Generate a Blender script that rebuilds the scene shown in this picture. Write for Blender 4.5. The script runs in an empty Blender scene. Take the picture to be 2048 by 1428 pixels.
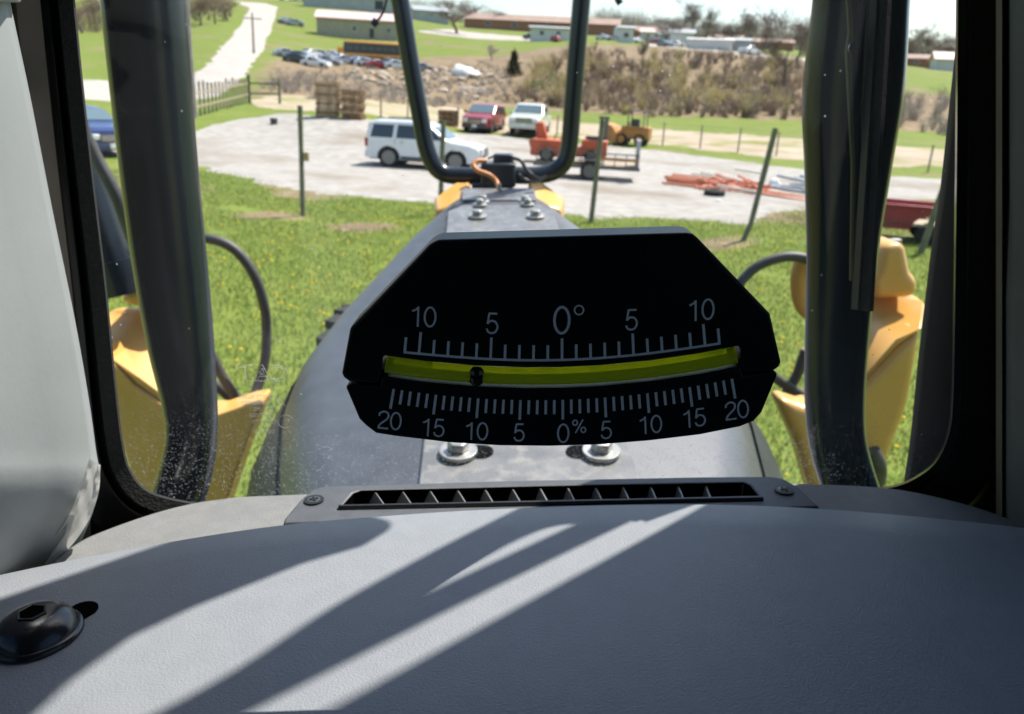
import bpy, math, random
import numpy as np
from mathutils import Matrix, Vector, noise
R = math.radians
random.seed(7); rng = np.random.default_rng(7)
scene = bpy.context.scene
COL = scene.collection

# ------------------------------------------------------------------ camera, world, sun, exposure
FPX = 1607.0; PITCH = R(18.0); ROLL = R(-3.0); CAMH = 2.7
CAM = Vector((0, 0, CAMH))
MROT = Matrix.Rotation(ROLL, 4, 'Y')
cam_d = bpy.data.cameras.new('camera'); cam = bpy.data.objects.new('camera', cam_d); COL.objects.link(cam)
cam_d.sensor_width = 36.0; cam_d.lens = 36.0 * FPX / 2048.0
cam_d.clip_start = 0.02; cam_d.clip_end = 6000
cam_d.dof.use_dof = True; cam_d.dof.focus_distance = 0.275; cam_d.dof.aperture_fstop = 23.0
cam.matrix_world = Matrix.Translation(CAM) @ MROT @ Matrix.Rotation(math.pi / 2 - PITCH, 4, 'X')
scene.camera = cam

_e, _a = R(57), R(50)                    # sun as seen from the tilted machine, turned into the level world
SUN = MROT.to_3x3() @ Vector((math.cos(_e) * math.sin(_a), math.cos(_e) * math.cos(_a), math.sin(_e)))
SUN_EL = math.asin(SUN.z); SUN_AZ = math.atan2(SUN.x, SUN.y)
world = bpy.data.worlds.new('World'); scene.world = world; world.use_nodes = True
wn = world.node_tree.nodes; wl = world.node_tree.links
sky = wn.new('ShaderNodeTexSky'); sky.sky_type = 'NISHITA'; sky.sun_disc = False
sky.sun_elevation = SUN_EL; sky.sun_rotation = SUN_AZ; sky.air_density = 1.2; sky.dust_density = 1.6; sky.ozone_density = 2.0
bg = wn['Background']; bg.inputs['Strength'].default_value = 0.125
wl.new(sky.outputs[0], bg.inputs[0])
sun_d = bpy.data.lights.new('sun', 'SUN'); sun_d.energy = 5.0; sun_d.angle = R(0.53); sun_d.color = (1, 0.94, 0.86)
sun = bpy.data.objects.new('sun', sun_d); COL.objects.link(sun)
sun.rotation_euler = (-SUN).to_track_quat('-Z', 'Y').to_euler(); sun.location = (30, 30, 60)
vs = scene.view_settings
vs.view_transform = 'Standard'; vs.look = 'None'; vs.exposure = 0.8; vs.gamma = 1.0; vs.use_curve_mapping = False
scene.cycles.use_denoising = True
scene.cycles.max_bounces = 10; scene.cycles.transparent_max_bounces = 24
scene.cycles.caustics_reflective = False; scene.cycles.caustics_refractive = False
scene.cycles.sample_clamp_indirect = 6.0

# ------------------------------------------------------------------ pixel -> place helpers (photo pixels, 2048 wide)
CP, SP = math.cos(PITCH), math.sin(PITCH)
def mdir(px, py):
    u = (px - 1024) / FPX; v = (py - 714) / FPX
    return Vector((u, CP - v * SP, -(SP + v * CP)))
def PY(px, py, y):                      # machine frame, vertical plane at forward distance y
    d = mdir(px, py); return d * (y / d.y)
def PZ(px, py, z):                      # machine frame, level plane at height z
    d = mdir(px, py); return d * (z / d.z)
def XP(x, y, z):                        # machine frame point -> photo pixel
    f = y * CP - z * SP; return (1024 + FPX * x / f, 714 + FPX * (-y * SP - z * CP) / f)
def wdir(px, py): return (MROT.to_3x3() @ mdir(px, py))

# ------------------------------------------------------------------ terrain
TC = [
 (-200, [(30, None), (55, 168), (80, 120), (150, 80), (220, 40), (400, -10), (900, -20)]),
 (200, [(32, None), (50, 203), (75, 178), (95, 135), (170, 66), (230, 28), (400, 8), (900, 0)]),
 (450, [(32, None), (45, 232), (60, 195), (80, 150), (120, 100), (190, 48), (280, 4), (400, -4), (900, -8)]),
 (700, [(32, None), (42, 238), (57, 206), (80, 168), (110, 142), (130, 127), (160, 100), (200, 74), (280, 30), (350, 15), (500, 9), (900, 6)]),
 (950, [(40, None), (53, 264), (60, 243), (73, 215), (94, 182), (110, 152), (135, 125), (170, 97), (230, 76), (300, 60), (400, 50), (900, 44)]),
 (1180, [(42, None), (55, 274), (64, 245), (76, 225), (95, 180), (120, 120), (140, 98), (200, 84), (300, 72), (400, 66), (900, 60)]),
 (1400, [(46, None), (54, 283), (65, 257), (76, 236), (100, 180), (122, 122), (140, 104), (200, 98), (300, 92), (400, 88), (900, 84)]),
 (1650, [(46, None), (56, 292), (70, 268), (85, 245), (108, 180), (130, 140), (150, 125), (200, 117), (300, 108), (400, 104), (900, 100)]),
 (1900, [(45, None), (56, 302), (70, 287), (85, 266), (110, 215), (150, 158), (200, 143), (300, 133), (400, 130), (900, 128)]),
 (2300, [(45, None), (60, 310), (85, 280), (120, 220), (160, 180), (250, 165), (400, 160), (900, 158)]),
]
RG = np.concatenate([[0.0], np.geomspace(20, 900, 160)])
_az = []; _H = []
for px, rows in TC:
    rs = [0.0, rows[0][0]]; zs = [0.0, 0.0]; az = []
    for r, py in rows[1:]:
        d = wdir(px, py); h = math.hypot(d.x, d.y)
        rs.append(r); zs.append(CAMH + r * d.z / h)
    d = wdir(px, rows[2][1]); _az.append(math.atan2(d.x, d.y))
    z = np.interp(RG, rs, zs)
    zz = z.copy()
    for _ in range(3):
        zz[1:-1] = 0.25 * zz[:-2] + 0.5 * zz[1:-1] + 0.25 * zz[2:]
    zz[RG < rows[0][0] - 2] = 0
    _H.append(zz)
_az = np.array(_az); _H = np.array(_H)
def terrain(x, y):
    x = np.asarray(x, float); y = np.asarray(y, float)
    r = np.hypot(x, y); az = np.clip(np.arctan2(x, y), _az[0], _az[-1])
    j = np.clip(np.searchsorted(_az, az) - 1, 0, len(_az) - 2)
    t = (az - _az[j]) / (_az[j + 1] - _az[j]); t = t * t * (3 - 2 * t)
    i = np.clip(np.searchsorted(RG, r) - 1, 0, len(RG) - 2)
    s = np.clip((r - RG[i]) / (RG[i + 1] - RG[i]), 0, 1)
    h0 = _H[j, i] * (1 - s) + _H[j, i + 1] * s; h1 = _H[j + 1, i] * (1 - s) + _H[j + 1, i + 1] * s
    und = 0.05 * np.sin(x * .31 + 1) * np.sin(y * .23) * np.clip((r - 20) / 20, 0, 1)
    return h0 * (1 - t) + h1 * t + und
def tz(x, y): return float(terrain(x, y))
_S = np.geomspace(2.5, 1500, 6000)
def G(px, py):                          # where the ray through this pixel meets the ground
    d = wdir(px, py); h = math.hypot(d.x, d.y)
    xs = d.x / h * _S; ys = d.y / h * _S; zs = CAMH + d.z / h * _S
    hit = np.nonzero(zs <= terrain(xs, ys))[0]
    k = hit[0] if len(hit) else len(_S) - 2500
    return Vector((xs[k], ys[k], tz(xs[k], ys[k])))
def atR(px, py, r):                     # ground point in this pixel's direction at distance r
    d = wdir(px, py); h = math.hypot(d.x, d.y); x = d.x / h * r; y = d.y / h * r
    return Vector((x, y, tz(x, y)))

# ------------------------------------------------------------------ materials
def mat(name, c1, rough=.6, c2=None, scale=8., metal=0., bump=0., bscale=None, spec=.5, detail=4., coat=0., lo=.35, hi=.65, c3=None, scale3=1., emis=None, trans=0., bdist=.01, vor=False):
    m = bpy.data.materials.new(name); m.use_nodes = True
    nt = m.node_tree; N = nt.nodes; L = nt.links; b = N['Principled BSDF']
    b.inputs['Roughness'].default_value = rough; b.inputs['Metallic'].default_value = metal
    b.inputs['Specular IOR Level'].default_value = spec; b.inputs['Coat Weight'].default_value = coat
    b.inputs['Base Color'].default_value = (*c1, 1)
    tc = N.new('ShaderNodeTexCoord')
    def nz(sc, det=detail):
        n = N.new('ShaderNodeTexNoise'); n.inputs['Scale'].default_value = sc; n.inputs['Detail'].default_value = det
        L.new(tc.outputs['Object'], n.inputs['Vector']); return n
    if c2:
        n = nz(scale); mr = N.new('ShaderNodeMapRange'); mr.inputs[1].default_value = lo; mr.inputs[2].default_value = hi
        L.new(n.outputs[0], mr.inputs[0])
        mx = N.new('ShaderNodeMix'); mx.data_type = 'RGBA'; mx.inputs[6].default_value = (*c1, 1); mx.inputs[7].default_value = (*c2, 1)
        L.new(mr.outputs[0], mx.inputs[0]); out = mx.outputs[2]
        if c3:
            n3 = nz(scale3); m3 = N.new('ShaderNodeMapRange'); m3.inputs[1].default_value = .5; m3.inputs[2].default_value = .68
            L.new(n3.outputs[0], m3.inputs[0])
            x3 = N.new('ShaderNodeMix'); x3.data_type = 'RGBA'; x3.inputs[7].default_value = (*c3, 1)
            L.new(out, x3.inputs[6]); L.new(m3.outputs[0], x3.inputs[0]); out = x3.outputs[2]
        L.new(out, b.inputs['Base Color'])
    if bump:
        if vor:
            n = N.new('ShaderNodeTexVoronoi'); n.inputs['Scale'].default_value = bscale; L.new(tc.outputs['Object'], n.inputs['Vector'])
        else:
            n = nz(bscale or scale * 4, 3)
        bp = N.new('ShaderNodeBump'); bp.inputs['Strength'].default_value = bump; bp.inputs['Distance'].default_value = bdist
        L.new(n.outputs[0], bp.inputs['Height']); L.new(bp.outputs[0], b.inputs['Normal'])
    if emis:
        b.inputs['Emission Color'].default_value = (*emis[:3], 1); b.inputs['Emission Strength'].default_value = emis[3]
    return m
def leafmat(name, c1, c2, scale=1.5):
    m = mat(name, c1, .7, c2, scale)
    nt = m.node_tree; b = nt.nodes['Principled BSDF']; out = nt.nodes['Material Output']
    tr = nt.nodes.new('ShaderNodeBsdfTranslucent'); mx = nt.nodes.new('ShaderNodeMixShader'); mx.inputs[0].default_value = .35
    src = b.inputs['Base Color'].links[0].from_socket if b.inputs['Base Color'].links else None
    if src: nt.links.new(src, tr.inputs[0])
    nt.links.new(b.outputs[0], mx.inputs[1]); nt.links.new(tr.outputs[0], mx.inputs[2]); nt.links.new(mx.outputs[0], out.inputs[0])
    return m

# ------------------------------------------------------------------ mesh helpers
class MB:
    def __init__(s): s.v = []; s.f = []
    def add(s, vs, fs, M=None):
        o = len(s.v)
        for p in vs:
            p = Vector(p); s.v.append(tuple(M @ p) if M is not None else tuple(p))
        s.f += [tuple(i + o for i in f) for f in fs]; return s
    def box(s, c, sz, M=None, taper=1.0):
        x, y, z = sz[0] / 2, sz[1] / 2, sz[2] / 2
        vs = [(c[0] + a * x * (taper if e > 0 else 1), c[1] + b * y * (taper if e > 0 else 1), c[2] + e * z) for e in (-1, 1) for b in (-1, 1) for a in (-1, 1)]
        return s.add(vs, [(0, 2, 3, 1), (4, 5, 7, 6), (0, 1, 5, 4), (2, 6, 7, 3), (0, 4, 6, 2), (1, 3, 7, 5)], M)
    def bar(s, a, b, w, h=None):
        a = Vector(a); b = Vector(b); d = b - a; q = d.to_track_quat('X', 'Z').to_matrix().to_4x4()
        return s.box((0, 0, 0), (d.length, w, h or w), Matrix.Translation((a + b) / 2) @ q)
    def tube(s, pts, r, n=10, cap=True):
        pts = [Vector(p) for p in pts]; m = len(pts); rr = r if isinstance(r, (list, tuple)) else [r] * m
        vs = []; up = None
        for i, p in enumerate(pts):
            t = (pts[min(i + 1, m - 1)] - pts[max(i - 1, 0)]).normalized()
            if up is None:
                up = Vector((0, 0, 1)) if abs(t.z) < .9 else Vector((1, 0, 0))
            a = t.cross(up).normalized(); up = a.cross(t).normalized()
            for k in range(n):
                th = 2 * math.pi * k / n; vs.append(p + (a * math.cos(th) + up * math.sin(th)) * rr[i])
        fs = [(i * n + k, i * n + (k + 1) % n, (i + 1) * n + (k + 1) % n, (i + 1) * n + k) for i in range(m - 1) for k in range(n)]
        if cap: fs += [tuple(range(n - 1, -1, -1)), tuple((m - 1) * n + k for k in range(n))]
        return s.add(vs, fs)
    def prism(s, poly, off, M=None):
        poly = [Vector(p) for p in poly]; n = len(poly); off = Vector(off)
        vs = poly + [p + off for p in poly]
        fs = [tuple(range(n)), tuple(range(2 * n - 1, n - 1, -1))] + [(i, i + n, (i + 1) % n + n, (i + 1) % n) for i in range(n)]
        return s.add(vs, fs, M)
    def lathe(s, prof, n=20, M=None, close=False):
        m = len(prof); vs = [(r * math.cos(2 * math.pi * k / n), r * math.sin(2 * math.pi * k / n), z) for r, z in prof for k in range(n)]
        fs = [(i * n + k, i * n + (k + 1) % n, (i + 1) * n + (k + 1) % n, (i + 1) * n + k) for i in range(m - 1) for k in range(n)]
        if close: fs += [((m - 1) * n + k, (m - 1) * n + (k + 1) % n, (k + 1) % n, k) for k in range(n)]
        else: fs += [tuple(range(n - 1, -1, -1)), tuple((m - 1) * n + k for k in range(n))]
        return s.add(vs, fs, M)
    def loft(s, secs, closed=True, caps=True):
        n = len(secs[0]); vs = [p for sec in secs for p in sec]; m = len(secs); kk = n if closed else n - 1
        fs = [(i * n + k, i * n + (k + 1) % n, (i + 1) * n + (k + 1) % n, (i + 1) * n + k) for i in range(m - 1) for k in range(kk)]
        if caps and closed: fs += [tuple(range(n - 1, -1, -1)), tuple((m - 1) * n + k for k in range(n))]
        return s.add(vs, fs)
    def build(s, name, m, parent=None, smooth=None, bevel=0, bseg=2, shift=None, fixn=True):
        me = bpy.data.meshes.new(name)
        vs = s.v if shift is None else [(a + shift[0], b + shift[1], c + shift[2]) for a, b, c in s.v]
        me.from_pydata(vs, [], s.f); me.validate()
        if fixn:
            import bmesh
            bm = bmesh.new(); bm.from_mesh(me); bmesh.ops.recalc_face_normals(bm, faces=bm.faces); bm.to_mesh(me); bm.free()
        if smooth:
            me.shade_smooth(); me.set_sharp_from_angle(angle=R(smooth))
        if m: me.materials.append(m)
        o = bpy.data.objects.new(name, me); COL.objects.link(o)
        if parent is not None: o.parent = parent
        if bevel:
            b = o.modifiers.new('bevel', 'BEVEL'); b.width = bevel; b.segments = bseg; b.limit_method = 'ANGLE'; b.angle_limit = R(35)
            me.shade_smooth(); b.harden_normals = False; me.set_sharp_from_angle(angle=R(50))
        return o
def tag(o, label=None, cat=None, group=None, kind=None):
    if label: o['label'] = label
    if cat: o['category'] = cat
    if group: o['group'] = group
    if kind: o['kind'] = kind
    return o
def empty(name, loc, rz=0, label=None, cat=None, group=None):
    o = bpy.data.objects.new(name, None); COL.objects.link(o); o.location = loc; o.rotation_euler = (0, 0, rz); o.empty_display_size = .1
    return tag(o, label, cat, group)
def copy_tree(o, parent=None):
    c = o.copy(); COL.objects.link(c); c.parent = parent
    for ch in list(o.children): copy_tree(ch, c)
    return c
def cmesh(o, verts, faces, m, attr=None): pass
def np_mesh(name, V, F, m, parent=None, smooth=False):
    me = bpy.data.meshes.new(name); V = np.asarray(V, np.float32); F = np.asarray(F, np.int32)
    me.vertices.add(len(V)); me.vertices.foreach_set('co', V.ravel())
    k = F.shape[1]; me.loops.add(F.size); me.loops.foreach_set('vertex_index', F.ravel())
    me.polygons.add(len(F)); me.polygons.foreach_set('loop_start', np.arange(0, F.size, k, dtype=np.int32))
    me.update(calc_edges=True); me.validate()
    if smooth: me.shade_smooth()
    me.materials.append(m); o = bpy.data.objects.new(name, me); COL.objects.link(o)
    if parent is not None: o.parent = parent
    return o
def spl(pts, n=8):                       # Catmull-Rom through points (Vectors or tuples)
    P = [Vector(p) for p in pts]; P = [P[0] * 2 - P[1]] + P + [P[-1] * 2 - P[-2]]; out = []
    for i in range(1, len(P) - 2):
        for k in range(n):
            t = k / n; a, b, c, d = P[i - 1:i + 3]
            out.append(.5 * ((2 * b) + (c - a) * t + (2 * a - 5 * b + 4 * c - d) * t * t + (3 * b - a - 3 * c + d) * t ** 3))
    out.append(P[-2].copy()); return out
def spl2(pts, n=8): return [(p.x, p.y) for p in spl([(a, b, 0) for a, b in pts], n)]

# ------------------------------------------------------------------ materials in use
def ground_mat():
    m = bpy.data.materials.new('grass_ground'); m.use_nodes = True; nt = m.node_tree; N = nt.nodes; L = nt.links; b = N['Principled BSDF']
    b.inputs['Roughness'].default_value = .9; b.inputs['Specular IOR Level'].default_value = .15
    tc = N.new('ShaderNodeTexCoord')
    def nz(sc, d=5):
        n = N.new('ShaderNodeTexNoise'); n.inputs['Scale'].default_value = sc; n.inputs['Detail'].default_value = d; L.new(tc.outputs['Object'], n.inputs['Vector']); return n.outputs[0]
    def rng_(s, a, c):
        n = N.new('ShaderNodeMapRange'); n.inputs[1].default_value = a; n.inputs[2].default_value = c; L.new(s, n.inputs[0]); return n.outputs[0]
    def mix(f, a, c):
        n = N.new('ShaderNodeMix'); n.data_type = 'RGBA'
        if hasattr(f, 'links'): L.new(f, n.inputs[0])
        else: n.inputs[0].default_value = f
        for s, k in ((a, 6), (c, 7)):
            if isinstance(s, tuple): n.inputs[k].default_value = (*s, 1)
            else: L.new(s, n.inputs[k])
        return n.outputs[2]
    g = mix(rng_(nz(.35), .35, .65), (.12, .165, .026), (.165, .2, .038))
    g = mix(rng_(nz(2.2), .35, .7), g, (.1, .15, .018))
    g = mix(rng_(nz(9), .45, .75), g, (.18, .2, .042))
    g = mix(rng_(nz(.12, 6), .56, .68), g, (.2, .16, .085))
    at = N.new('ShaderNodeAttribute'); at.attribute_name = 'litter'
    ad = N.new('ShaderNodeMath'); ad.operation = 'ADD'; L.new(at.outputs['Fac'], ad.inputs[0])
    sb = N.new('ShaderNodeMath'); sb.operation = 'MULTIPLY_ADD'; L.new(nz(.5, 6), sb.inputs[0]); sb.inputs[1].default_value = 1.2; sb.inputs[2].default_value = -.6
    L.new(sb.outputs[0], ad.inputs[1])
    lit = mix(rng_(nz(.25, 8), .35, .65), (.22, .155, .09), (.155, .12, .07))
    lit = mix(rng_(nz(1.3, 5), .5, .7), lit, (.3, .23, .15))
    g = mix(rng_(ad.outputs[0], .35, .65), g, lit)
    L.new(g, b.inputs['Base Color'])
    bp = N.new('ShaderNodeBump'); bp.inputs['Strength'].default_value = .6; bp.inputs['Distance'].default_value = .06; L.new(nz(6), bp.inputs['Height']); L.new(bp.outputs[0], b.inputs['Normal'])
    return m
M = {}
M['ground'] = ground_mat()
M['gravel'] = mat('gravel', (.285, .265, .24), .95, (.37, .35, .32), 2.2, bump=.9, bscale=26, c3=(.22, .185, .145), scale3=.22, spec=.2, detail=7, bdist=.03)
M['road'] = mat('pale_road', (.34, .305, .27), .95, (.41, .375, .335), .7, bump=.4, bscale=10, spec=.2, detail=6)
M['dirt'] = mat('dry_field', (.34, .275, .2), .95, (.41, .34, .255), .5, bump=.5, bscale=5, spec=.1, detail=6, c3=(.2, .21, .06), scale3=.35)
M['grassblade'] = leafmat('grass_blade', (.15, .205, .036), (.215, .26, .058), .8)
M['dandelion'] = mat('dandelion_yellow', (.75, .5, .01), .7)
M['twig'] = mat('bare_twig', (.2, .145, .105), .9, (.29, .215, .155), .4)
M['darktwig'] = mat('dark_twig', (.15, .115, .09), .9, (.2, .16, .13), .4)
M['tantwig'] = mat('tan_twig', (.44, .34, .22), .9, (.52, .42, .29), .4)
M['twig2'] = mat('grey_twig', (.3, .255, .22), .9, (.4, .35, .3), .4)
M['bark'] = mat('bark', (.13, .1, .075), .95, (.2, .16, .125), 3, bump=.5, bscale=12)
M['bud'] = leafmat('spring_bud', (.32, .28, .11), (.42, .35, .16), .6)
M['evergreen'] = leafmat('evergreen', (.05, .06, .02), (.09, .07, .025), .8)
M['shrubgreen'] = leafmat('shrub_green', (.1, .15, .03), (.16, .2, .05), .8)
M['post_wood'] = mat('weathered_post', (.13, .13, .085), .9, (.21, .195, .13), 6, bump=.6, bscale=30)
M['grey_wood'] = mat('grey_wood', (.3, .25, .18), .9, (.42, .34, .23), 5, bump=.4, bscale=20)
M['pallet_wood'] = mat('pallet_wood', (.5, .37, .22), .9, (.35, .24, .13), 2.5, bump=.3, bscale=20)
M['pallet_dark'] = mat('pallet_dark', (.22, .12, .06), .9, (.32, .18, .08), 3, bump=.3, bscale=20)
M['wire'] = mat('fence_wire', (.25, .25, .24), .5, metal=.8)
M['rock'] = mat('rubble_rock', (.36, .29, .22), .95, (.46, .38, .3), 2, bump=.6, bscale=6)
M['whiterock'] = mat('white_sheet', (.65, .66, .64), .8, (.75, .76, .74), 2)
M['hood'] = mat('hood_satin', (.062, .066, .074), .43, (.045, .048, .055), 30, spec=.9, bump=.06, bscale=500, bdist=.0006)
M['sidepanel'] = mat('side_panel_shade', (.02, .024, .023), .5, (.032, .036, .034), 12, spec=.25)  # hood flank turned from the sun; its shade is put into this darker colour
M['plate'] = mat('hood_plate', (.11, .115, .12), .4, (.17, .17, .17), 25, spec=.6, bump=.12, bscale=300, bdist=.0006, c3=(.22, .215, .2), scale3=60)
M['yellow'] = mat('yellow_paint', (.7, .385, .09), .36, (.63, .335, .075), 9, spec=.5, bump=.06, bscale=45, bdist=.003, coat=.2, detail=8)
M['black'] = mat('black_paint', (.007, .011, .017), .28, (.011, .016, .023), 40, spec=.5)
M['blackpost'] = mat('post_paint', (.003, .010, .019), .2, (.006, .015, .026), 18, spec=.35, bump=.04, bscale=120, bdist=.001)
M['mattblack'] = mat('matt_black', (.004, .005, .007), .6, (.006, .007, .01), 20, spec=.12)
M['rubber'] = mat('rubber', (.012, .012, .012), .7, (.03, .028, .024), 420, bump=.7, bscale=650, bdist=.001, lo=.5, hi=.75)
M['seal'] = mat('rubber_seal', (.004, .004, .004), .22, spec=.4)
M['hose'] = mat('hose_rubber', (.045, .043, .04), .55, (.065, .06, .055), 60, bump=.2, bscale=400, bdist=.001)
M['tyre'] = mat('tyre', (.012, .012, .012), .85, (.03, .027, .023), 8, bump=.3, bscale=60)
M['steel'] = mat('zinc_steel', (.42, .42, .4), .42, (.3, .3, .29), 60, metal=.7)
M['darksteel'] = mat('dark_steel', (.12, .12, .12), .4, metal=.7)
M['chrome'] = mat('chrome', (.7, .7, .7), .12, metal=1)
M['orangecable'] = mat('orange_cable', (.55, .2, .045), .5)
M['dash'] = mat('dash_vinyl', (.235, .25, .275), .5, (.25, .265, .29), 90, spec=.5, bump=.42, bscale=1000, bdist=.0007)
M['ledge'] = mat('ledge_plastic', (.19, .192, .195), .6, (.215, .217, .215), 120, bump=.45, bscale=1100, bdist=.0006)
M['bezel'] = mat('vent_plastic', (.075, .08, .09), .5, (.09, .095, .105), 150, bump=.3, bscale=1300, bdist=.0005)
M['ventblack'] = mat('vent_black', (.008, .008, .008), .45)
M['holeshade'] = mat('hole_shade', (.0015, .0015, .0015), .9, spec=.02)  # near-black colour carries the shade inside sockets, slots and the vent
M['slat'] = mat('vent_slat', (.16, .16, .16), .35)
M['trim'] = mat('pillar_trim', (.33, .355, .365), .45, (.36, .38, .39), 20, bump=.1, bscale=300, bdist=.0008)
M['trimdark'] = mat('dark_trim', (.07, .075, .085), .6, (.085, .09, .1), 30, bump=.3, bscale=500, bdist=.0008)
M['film'] = leafmat('crinkled_film', (.8, .79, .75), (.72, .71, .68), 60)
M['brownstrip'] = mat('brown_strip', (.12, .1, .085), .6, (.16, .13, .105), 20)
M['boltblack'] = mat('bolt_black', (.012, .012, .015), .22, (.02, .02, .024), 60, spec=.6, bump=.05, bscale=300, bdist=.0005)
M['clinoface'] = mat('clinometer_plastic', (.006, .005, .005), .42, (.0085, .0072, .007), 200, spec=.25, bump=.1, bscale=2500, bdist=.0002)
M['print'] = mat('white_print', (.93, .9, .9), .6, (.84, .81, .81), 900)
M['ball'] = mat('black_ball', (.006, .006, .006), .15)
def tube_mat():
    m = bpy.data.materials.new('lime_fluid'); m.use_nodes = True; nt = m.node_tree; N = nt.nodes; L = nt.links; b = N['Principled BSDF']
    tcn = N.new('ShaderNodeTexCoord'); nn_ = N.new('ShaderNodeTexNoise'); nn_.inputs['Scale'].default_value = 60; L.new(tcn.outputs['Object'], nn_.inputs['Vector']); mm_ = N.new('ShaderNodeMix'); mm_.data_type = 'RGBA'; mm_.inputs[6].default_value = (.72, .86, .015, 1); mm_.inputs[7].default_value = (.85, .78, .03, 1); L.new(nn_.outputs[0], mm_.inputs[0]); L.new(mm_.outputs[2], b.inputs['Base Color']); b.inputs['Roughness'].default_value = .1; b.inputs['Coat Weight'].default_value = .6
    tr = N.new('ShaderNodeBsdfTransparent'); tr.inputs[0].default_value = (.9, .98, .12, 1)
    mx = N.new('ShaderNodeMixShader'); mx.inputs[0].default_value = .42
    L.new(b.outputs[0], mx.inputs[1]); L.new(tr.outputs[0], mx.inputs[2]); L.new(mx.outputs[0], N['Material Output'].inputs[0]); return m
M['lime'] = tube_mat()
def glass_mat():
    m = bpy.data.materials.new('windscreen_glass'); m.use_nodes = True; nt = m.node_tree; N = nt.nodes; L = nt.links
    N.remove(N['Principled BSDF']); out = N['Material Output']; tc = N.new('ShaderNodeTexCoord')
    tr = N.new('ShaderNodeBsdfTransparent'); tr.inputs[0].default_value = (.97, .985, .975, 1)
    gl = N.new('ShaderNodeBsdfGlossy'); gl.inputs['Roughness'].default_value = .01
    lw = N.new('ShaderNodeFresnel'); lw.inputs[0].default_value = 1.33
    m1 = N.new('ShaderNodeMixShader'); L.new(lw.outputs[0], m1.inputs[0]); L.new(tr.outputs[0], m1.inputs[1]); L.new(gl.outputs[0], m1.inputs[2])
    df = N.new('ShaderNodeBsdfDiffuse'); df.inputs[0].default_value = (.68, .76, .86, 1); tl = N.new('ShaderNodeBsdfTranslucent'); tl.inputs[0].default_value = (.68, .76, .86, 1)
    dd = N.new('ShaderNodeMixShader'); L.new(df.outputs[0], dd.inputs[1]); L.new(tl.outputs[0], dd.inputs[2])
    # dust: even film + blotches + specks, heavier along the bottom edge where it settles
    def nz(sc, det, rough=.5):
        n = N.new('ShaderNodeTexNoise'); n.inputs['Scale'].default_value = sc; n.inputs['Detail'].default_value = det; L.new(tc.outputs['Object'], n.inputs['Vector']); return n.outputs[0]
    def mp(s, a, b, c, d):
        n = N.new('ShaderNodeMapRange'); n.inputs[1].default_value = a; n.inputs[2].default_value = b; n.inputs[3].default_value = c; n.inputs[4].default_value = d; L.new(s, n.inputs[0]); return n.outputs[0]
    def op(o, a, b):
        n = N.new('ShaderNodeMath'); n.operation = o
        for k, s in ((0, a), (1, b)):
            if hasattr(s, 'links'): L.new(s, n.inputs[k])
            else: n.inputs[k].default_value = s
        return n.outputs[0]
    mpg = N.new('ShaderNodeMapping'); mpg.inputs['Scale'].default_value = (14, 1, 2.2); mpg.inputs['Rotation'].default_value = (0, .25, 0); L.new(tc.outputs['Object'], mpg.inputs['Vector'])
    sm = N.new('ShaderNodeTexNoise'); sm.inputs['Scale'].default_value = 1.0; sm.inputs['Detail'].default_value = 3; L.new(mpg.outputs[0], sm.inputs['Vector'])
    film = op('ADD', mp(nz(9, 3), .35, .75, .005, .014), mp(sm.outputs[0], .5, .75, 0, .06))
    vo = N.new('ShaderNodeTexVoronoi'); vo.inputs['Scale'].default_value = 130; L.new(tc.outputs['Object'], vo.inputs['Vector'])
    sp1 = mp(vo.outputs['Distance'], .05, .09, 1, 0)
    gate = mp(nz(24, 2), .52, .6, 0, 1)
    sp = op('MULTIPLY', sp1, gate)
    ws = N.new('ShaderNodeTexNoise'); ws.inputs['Scale'].default_value = 190; ws.inputs['Detail'].default_value = 2; ws.inputs['Distortion'].default_value = 2.5; L.new(tc.outputs['Object'], ws.inputs['Vector'])
    band = op('ABSOLUTE', op('SUBTRACT', ws.outputs[0], .5), 0)
    wig = op('MULTIPLY', mp(band, 0, .012, .6, 0), mp(nz(60, 3), .6, .66, 0, 1))
    sx = N.new('ShaderNodeSeparateXYZ'); L.new(tc.outputs['Object'], sx.inputs[0])
    low = mp(sx.outputs[2], CAMH - .21, CAMH - .155, 1, 0)
    grit = op('MULTIPLY', mp(nz(950, 2), .56, .72, .0, .3), low)
    fac = op('ADD', op('ADD', film, op('MULTIPLY', sp, .55)), op('ADD', op('MULTIPLY', wig, op('ADD', low, .1)), grit))
    fc = N.new('ShaderNodeClamp'); fc.inputs[2].default_value = .8; L.new(fac, fc.inputs[0])
    m2 = N.new('ShaderNodeMixShader'); L.new(fc.outputs[0], m2.inputs[0]); L.new(m1.outputs[0], m2.inputs[1]); L.new(dd.outputs[0], m2.inputs[2])
    L.new(m2.outputs[0], out.inputs[0]); return m
M['glass'] = glass_mat()
def tint_mat():
    m = bpy.data.materials.new('tinted_glass'); m.use_nodes = True; N = m.node_tree.nodes; L = m.node_tree.links; N.remove(N['Principled BSDF'])
    t = N.new('ShaderNodeBsdfTransparent'); t.inputs[0].default_value = (.5, .56, .62, 1); g = N.new('ShaderNodeBsdfGlossy'); g.inputs['Roughness'].default_value = .02
    x = N.new('ShaderNodeMixShader'); x.inputs[0].default_value = .06; L.new(t.outputs[0], x.inputs[1]); L.new(g.outputs[0], x.inputs[2]); L.new(x.outputs[0], N['Material Output'].inputs[0]); return m
M['tint'] = tint_mat()
M['etch'] = mat('etched_white', (.5, .52, .5), .7)
def paint(name, c, rough=.25): return mat(name, c, rough, tuple(x * .93 for x in c), 3, spec=.5, coat=.6)
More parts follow.
